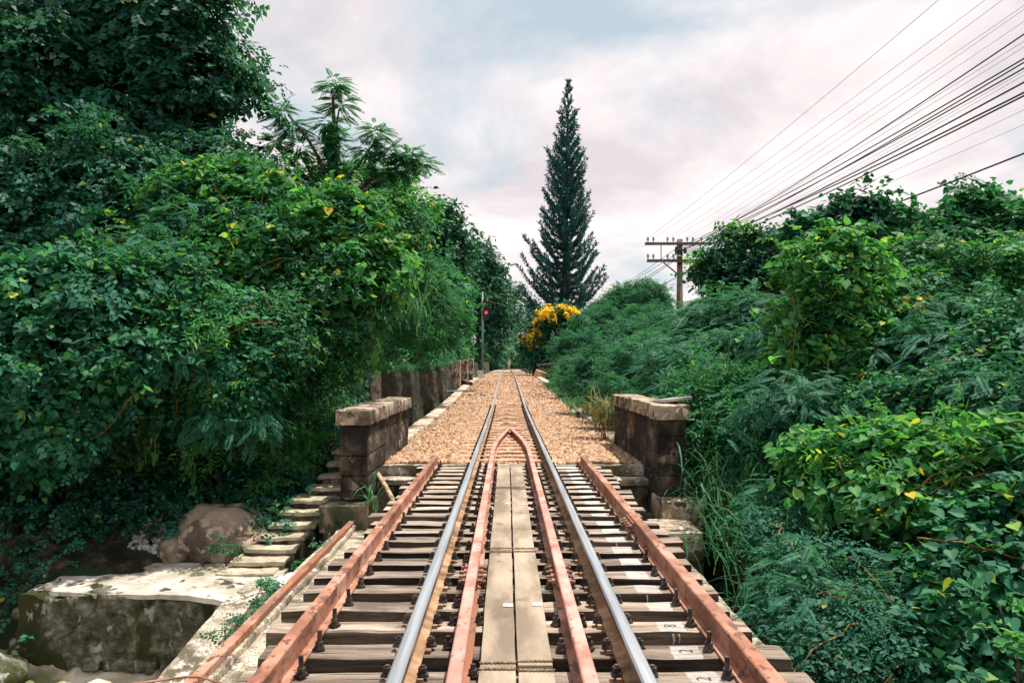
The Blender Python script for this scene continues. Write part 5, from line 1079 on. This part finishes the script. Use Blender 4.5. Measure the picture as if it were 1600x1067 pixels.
plant('vine_bank', 'dense small leaved vines at the right edge halfway down', 'vines',
      [(1560, 640, 9.2, 90, 70), (1600, 560, 9.6, 80, 70), (1480, 670, 9.2, 80, 50), (1400, 660, 9.6, 70, 50), (1640, 700, 8.4, 80, 90)],
      14000, T_OVAL, 0.08, G_MID, stems=7, base=(6.1, 9.6), clump=(0.14, 0.38), per=34)
plant('vine_bank', 'sunlit heart leaved vines overhanging a dark hollow on the right', 'vines',
      [(1330, 720, 8.6, 60, 40), (1400, 730, 8.2, 70, 50), (1480, 750, 7.8, 70, 55), (1350, 775, 8.2, 60, 34), (1430, 800, 7.6, 60, 40), (1550, 760, 7.4, 70, 70)],
      9500, T_HEART, 0.092, G_LIT, stems=7, base=(4.9, 8.6), clump=(0.14, 0.36), per=30,
      hang=(hang_px([(1300, 770, 8.1, 110, 5, 24), (1340, 800, 8.0, 90, 4, 30), (1470, 800, 7.5, 150, 6, 40), (1520, 800, 7.2, 160, 5, 30), (1400, 820, 7.6, 90, 4, 20)], 12), 0.095, T_HEART, G_LIT))
plant('vine_bank', 'dark heart leaved vines in the lower right corner', 'vines',
      [(1540, 880, 6.8, 80, 70), (1600, 960, 6.2, 80, 90), (1500, 960, 6.4, 60, 70), (1430, 960, 6.8, 60, 60), (1450, 1050, 6.2, 70, 60), (1560, 1060, 5.8, 90, 70), (1640, 830, 6.8, 70, 80)],
      8500, T_HEART, 0.085, G_MID, stems=7, base=(3.9, 6.9), clump=(0.13, 0.34), per=30)
plant('low_shrub', 'dark small leaved shrub against the right ledge of the bridge', 'shrub',
      [(1250, 900, 7.2, 60, 40), (1330, 920, 7.0, 60, 50), (1280, 980, 6.4, 60, 50), (1350, 1010, 6.2, 60, 60), (1270, 1060, 5.8, 50, 45), (1210, 850, 8.2, 40, 40)],
      9000, T_OVAL, 0.055, G_DARK, stems=8, base=(3.1, 7.0), clump=(0.1, 0.28), per=34)
plant('yellow_green_sprig', 'yellow green sprig at the lower right edge', 'sprig', [(1590, 1035, 4.9, 26, 26, 0.12), (1560, 940, 5.6, 22, 20, 0.12)], 120, T_OVAL, 0.075, G_LIT, stems=3, stem_r=0.006, base=(3.4, 5.4), clump=(0.08, 0.14), per=20, fill=0)
plant('feathery_shrub', 'small blue green feathery plant beside the drooping grass', 'shrub', [(1225, 795, 8.8, 40, 24, 0.3), (1200, 830, 8.6, 34, 24, 0.3)], 260, T_FINE, 0.22, G_FEATHER, stems=4, stem_r=0.01, base=(3.0, 8.8), clump=(0.12, 0.25), per=12, fill=0, jit=0.2, up=1.1, droop=0.05)
plant('feathery_shrub', 'blue green feathery plant near the end of the right ledge', 'shrub', [(1260, 950, 6.4, 45, 28, 0.25), (1240, 900, 6.9, 30, 24, 0.25)], 260, T_FINE, 0.18, G_FEATHER, stems=4, stem_r=0.01, base=(2.6, 6.6), clump=(0.12, 0.25), per=12, fill=0, jit=0.2, up=1.1, droop=0.05)
plant('bank_scrub', 'soft blue green scrub close behind the right parapet', 'scrub',
      [(908, 585, 32, 26, 20), (940, 590, 24, 36, 34), (985, 585, 21, 36, 38), (1025, 575, 20, 40, 40), (965, 625, 18.5, 22, 24)],
      8000, T_SPRAY_N, 0.21, G_FEATHER, stems=8, base=(3.9, 21.5), clump=(0.18, 0.42), per=22, fill=0.15)
# yellow flowering tree
def flower_tree():
    Y = 68.0; b = at(835, 585, Y); base = (b.x, b.y); bz = gz(*base)
    t = thing('flowering_tree', (b.x, b.y, bz), 'small tree with golden yellow blossom leaning over the track', 'tree')
    top = at(850, 520, Y)
    put('trunk', mesh_from('trunk', *tubevf([(b.x, b.y, bz - 0.2), tuple(at(836, 560, Y)), tuple(top)], [0.22, 0.18, 0.13], 9), m_bark, smooth=True), t)
    lo = lobes_of([(865, 520, Y, 34, 26), (845, 545, Y, 22, 26), (885, 510, Y + .5, 30, 26), (875, 550, Y + .5, 26, 34)])
    me, cc = crown_mesh('crown', lo, 6500, T_OVAL, 0.38, G_DARK, 501, clump=(0.45, 0.9), per=30); f = put('crown', me, t); f['kind'] = 'stuff'
    put('branches', limbs('branches', tuple(top), [tuple(l[0]) for l in lo] + [tuple(at(870, 490, Y)), tuple(at(832, 525, Y))], 0.06, m_bark, R(5)), t)['kind'] = 'stuff'
    fl = lobes_of([(872, 489, Y - 1.6, 26, 11, 1.0), (852, 496, Y - .7, 11, 13, 0.6), (896, 491, Y - 1.6, 12, 6, 0.5), (832, 528, Y - .8, 13, 12, 0.5), (856, 508, Y - 1.0, 9, 7, 0.4)])
    me, cc = crown_mesh('blossom', fl, 1700, T_OVAL, 0.25, G_FLOWER, 502, clump=(0.22, 0.50), per=26, fill=0.03, back=0.8, shoots=0.3); f = put('blossom', me, t); f['kind'] = 'stuff'
flower_tree()
# small yellow flower spray on the right vines
plant('yellow_flowers', 'little spray of pale yellow flowers among the right vines', 'flowers', [(1440, 472, 10.6, 22, 8, 0.15)], 40, T_OVAL, 0.06, G_FLOWER, stems=3, stem_r=0.005, base=(5.5, 10.7), clump=(0.03, 0.06), per=6, fill=0)

# ------------------------------------------------------------------ pine with whorled upswept branches
def pine():
    Y = 90.0; kk = Y / 70.0; tip = at(888, 126, Y); b = at(880, 585, Y); bz = gz(b.x, b.y); H = tip.z - bz
    t = thing('pine_tree', (b.x, b.y, bz), 'tall slender pine with upswept branches beyond the bend', 'tree')
    ax = lambda s: Vector((b.x + (tip.x - b.x) * s, b.y, bz + H * s))
    put('trunk', mesh_from('trunk', *tubevf([ax(s) for s in np.linspace(0, 1, 12)], [0.45 * (1 - s) + 0.02 for s in np.linspace(0, 1, 12)], 10), m_bark, smooth=True), t)
    rng = R(60); P = []; T_ = []; N_ = []; S = []; tubes = []
    nw = 52
    for w in range(nw):
        s = 0.13 + 0.865 * (w / (nw - 1)) ** 0.95
        L = 4.30 * (1 - s) ** 1.02 * (0.74 + 0.42 * rng.random()) + 0.13; L *= kk
        m = 7 if s < 0.75 else 5
        a0 = rng.uniform(0, 6.28)
        for q in range(m):
            a = a0 + 2 * math.pi * q / m + rng.normal(0, 0.2); d = np.array([math.cos(a), math.sin(a), 0]); Lq = L * rng.uniform(0.70, 1.15)
            rise = 0.50 + 0.30 * s; o = np.array(ax(min(s + rng.normal(0, 0.006), 0.995))); pts = []
            nseg = max(int(Lq / (0.085 * kk)), 5)
            for i in range(nseg + 1):
                u = i / nseg; p = o + d * Lq * u + np.array([0, 0, Lq * (0.02 * u + rise * u ** 2.0 - 0.12 * math.sin(math.pi * u))]); pts.append(p)
            tubes.append(tubevf([tuple(x) for x in pts[::max(nseg // 4, 1)]], 0.03, 4))
            for i in range(1, nseg + 1):
                u = i / nseg; tg = nrm(pts[i] - pts[i - 1]); side = nrm(np.cross(tg, [0, 0, 1.0])); upv = np.cross(side, tg)
                for e in range(8):
                    ang = rng.uniform(0, 6.28); r_ = side * math.cos(ang) + upv * math.sin(ang)
                    P.append(pts[i] + tg * rng.uniform(-0.05, 0.05)); T_.append(nrm(tg * rng.uniform(0.5, 1.1) + r_ * 0.8)); N_.append(rng.normal(size=3)); S.append(0.27 * kk * rng.uniform(0.6, 1.15) * (0.55 + 0.45 * min(1, Lq)) * (0.8 + 0.5 * u))
    needle = (np.array([(0, 0, 0), (0.13, 0.4, 0), (0.06, 1, 0), (-0.06, 1, 0), (-0.13, 0.4, 0)], float), [(0, 1, 2, 3, 4)])
    f = put('crown', scatter('crown', needle, np.array(P), np.array(T_), np.array(N_), np.array(S), G_PINE), t); f['kind'] = 'stuff'
    put('branches', mesh_from('branches', *join(tubes), m_bark), t)['kind'] = 'stuff'
pine()

# ------------------------------------------------------------------ grass
def blades(name, pts, h, w, mat, seed, lean=0.5, droop=0.9):
    """arching blades: each a strip of four quads"""
    rng = R(seed); n = len(pts); a = rng.uniform(0, 2 * np.pi, n); d = np.stack([np.cos(a), np.sin(a), np.zeros(n)], -1); s = np.stack([-np.sin(a), np.cos(a), np.zeros(n)], -1)
    H = h * rng.uniform(0.55, 1.25, n); le = lean * rng.uniform(0.3, 1.3, n); dr = droop * rng.uniform(0.2, 1.2, n); ws = w * rng.uniform(0.7, 1.3, n)
    us = np.array([0, 0.3, 0.58, 0.82, 1.0]); wd = np.array([0.7, 1.0, 0.85, 0.5, 0.04]); V = np.zeros((n, 10, 3))
    for i, u in enumerate(us):
        c = pts + d * (H * (le * u + dr * 0.55 * u ** 3))[:, None] + np.array([0, 0, 1]) * (H * (u - dr * 0.55 * u ** 3.0))[:, None]
        V[:, 2 * i] = c - s * (ws * wd[i] * 0.5)[:, None]; V[:, 2 * i + 1] = c + s * (ws * wd[i] * 0.5)[:, None]
    q = np.array([(2 * i, 2 * i + 1, 2 * i + 3, 2 * i + 2) for i in range(4)]).ravel(); loops = (q[None] + (np.arange(n) * 10)[:, None]).ravel()
    return raw_mesh(name, V.reshape(-1, 3), loops, np.arange(n * 4) * 4, mat, True)
def grass_area(name, label, n, xr, yr, h, w, mat, seed, lean=0.5, droop=0.9, zoff=0.0):
    rng = R(seed); x = rng.uniform(*xr, n); y = rng.uniform(*yr, n); keep = np.sin(x * 3.1 + seed) * np.sin(y * 1.7 + seed) + rng.normal(0, 0.6, n) > -0.35
    x = x[keep]; y = y[keep]; pts = np.stack([x, y, ground(x, y) - 0.03 + zoff], -1)
    tag(put(name, blades(name, pts, h, w, mat, seed, lean, droop)), label, 'grass', kind='stuff')
grass_area('tall_grass', 'tall green grass on the right bank behind the parapet', 14000, (2.5, 5.6), (13.5, 26), 1.4, 0.030, G_GRASS, 601, 0.35, 0.7)
grass_area('tall_grass', 'tall green grass further along the right bank', 10000, (2.8, 7.5), (24, 44), 2.1, 0.05, G_GRASS, 602, 0.35, 0.7)
grass_area('dry_grass', 'straw coloured grass fringe beside the right kerb', 350, (2.4, 2.9), (15, 19), 0.6, 0.018, G_DRY, 603, 0.5, 1.0)
grass_area('bank_grass', 'grass hanging over the top of the retaining wall', 5500, (-4.0, -2.95), (17.6, 60), 0.42, 0.03, G_GRASS, 604, 0.6, 1.1)
grass_area('verge_grass', 'short grass tufts along the right kerb', 1600, (2.0, 2.6), (26, 46), 0.22, 0.03, G_GRASS, 605, 0.6, 1.0, 0.25)
grass_area('edge_weeds', 'scattered weeds along the left edge of the ballast', 700, (-2.05, -1.75), (13.5, 34), 0.10, 0.012, G_GRASS, 606, 0.6, 1.0, 0.16)
grass_area('edge_weeds', 'scattered weeds along the right edge of the ballast', 900, (1.7, 2.05), (13.5, 34), 0.11, 0.012, G_GRASS, 607, 0.6, 1.0, 0.16)
def tussock(label, px, py, Y, n, h, seed, rad=0.30, mat=G_GRASS):
    c = at(px, py, Y); rng = R(seed); p = np.array([c.x, c.y, c.z]) + rng.normal(0, 1, (n, 3)) * [rad, rad, 0.12]
    gzv = gz(c.x, c.y); t = thing('grass_clump', (c.x, c.y, gzv), label, 'grass clump', 'drooping grass clumps')
    f = put('blades', blades('blades', p, h, 0.020, mat, seed, 0.45, 1.25), t); f['kind'] = 'stuff'
    st_ = [tubevf([(c.x + rng.normal(0, rad * 0.6), c.y + rng.normal(0, rad * 0.6), gzv - 0.05), (c.x + rng.normal(0, rad * 0.5), c.y, c.z + 0.1)], 0.006, 4) for _ in range(14)]
    if seed != 707: put('stalks', mesh_from('stalks', *join(st_), m_vine), t)['kind'] = 'stuff'
tussock('drooping grass clump touching the right parapet', 1128, 690, 11.2, 220, 0.6, 701)
tussock('drooping grass clump behind the mossy plinth block', 1150, 765, 10.2, 240, 0.6, 702)
tussock('grass clump with pale arching blades beside the lower plinth block', 1178, 830, 9.2, 260, 0.6, 703)
tussock('largest drooping grass clump along the right ledge', 1200, 880, 8.4, 280, 0.65, 704)
tussock('nearest grass clump over the right ledge', 1225, 965, 7.0, 160, 0.45, 705, 0.2)
tussock('grass clump rising above the right parapet coping', 1125, 635, 12.0, 220, 0.7, 706)
tussock('reedy grass blades jutting from the left bank vines', 640, 500, 14.5, 70, 0.9, 707, 0.18)
tussock('little grass tuft rooted on the left plinth block', 580, 795, 10.2, 26, 0.35, 708, 0.03)
tussock('dry yellow grass clump against the back of the right parapet', 945, 655, 15.8, 160, 0.6, 709, 0.18, G_DRY)
# ground cover on both banks
def ground_cover(name, label, n, xr, yr, size, mat, seed, tmpl=T_SPRAY, hi=0.35):
    rng = R(seed); x = rng.uniform(*xr, n); y = rng.uniform(*yr, n); ok = ~((x > -5.3) & (x < -2.3) & (y < 10.4)); x = x[ok]; y = y[ok]; m = len(x)
    P = np.stack([x, y, ground(x, y) + rng.uniform(0.0, hi, m)], -1); O = nrm(rng.normal(size=(m, 3)) * [1, 1, 0.3] + [0, -0.2, 0.3]); T_, N_ = leaf_axes(O, rng)
    tag(put(name, scatter(name, tmpl, P, T_, N_, size * rng.uniform(0.6, 1.3, m), mat)), label, 'ground cover', kind='stuff')
ground_cover('ground_cover', 'dark low leaves covering the left bank', 15000, (-12, -2.95), (8.9, 18), 0.16, G_DARK, 801, hi=0.45)
ground_cover('ground_cover', 'low leaves covering the right bank near the bridge', 9000, (2.35, 11), (3.5, 16), 0.17, G_DARK, 802, hi=0.5)
ground_cover('ground_cover', 'low leaves covering the left hillside above the retaining wall', 9000, (-16, -3.3), (18, 75), 0.40, G_MID, 803, hi=0.9)
ground_cover('ground_cover', 'low leaves covering the right hillside', 8000, (2.9, 22), (16, 75), 0.40, G_MID, 804, hi=0.8)
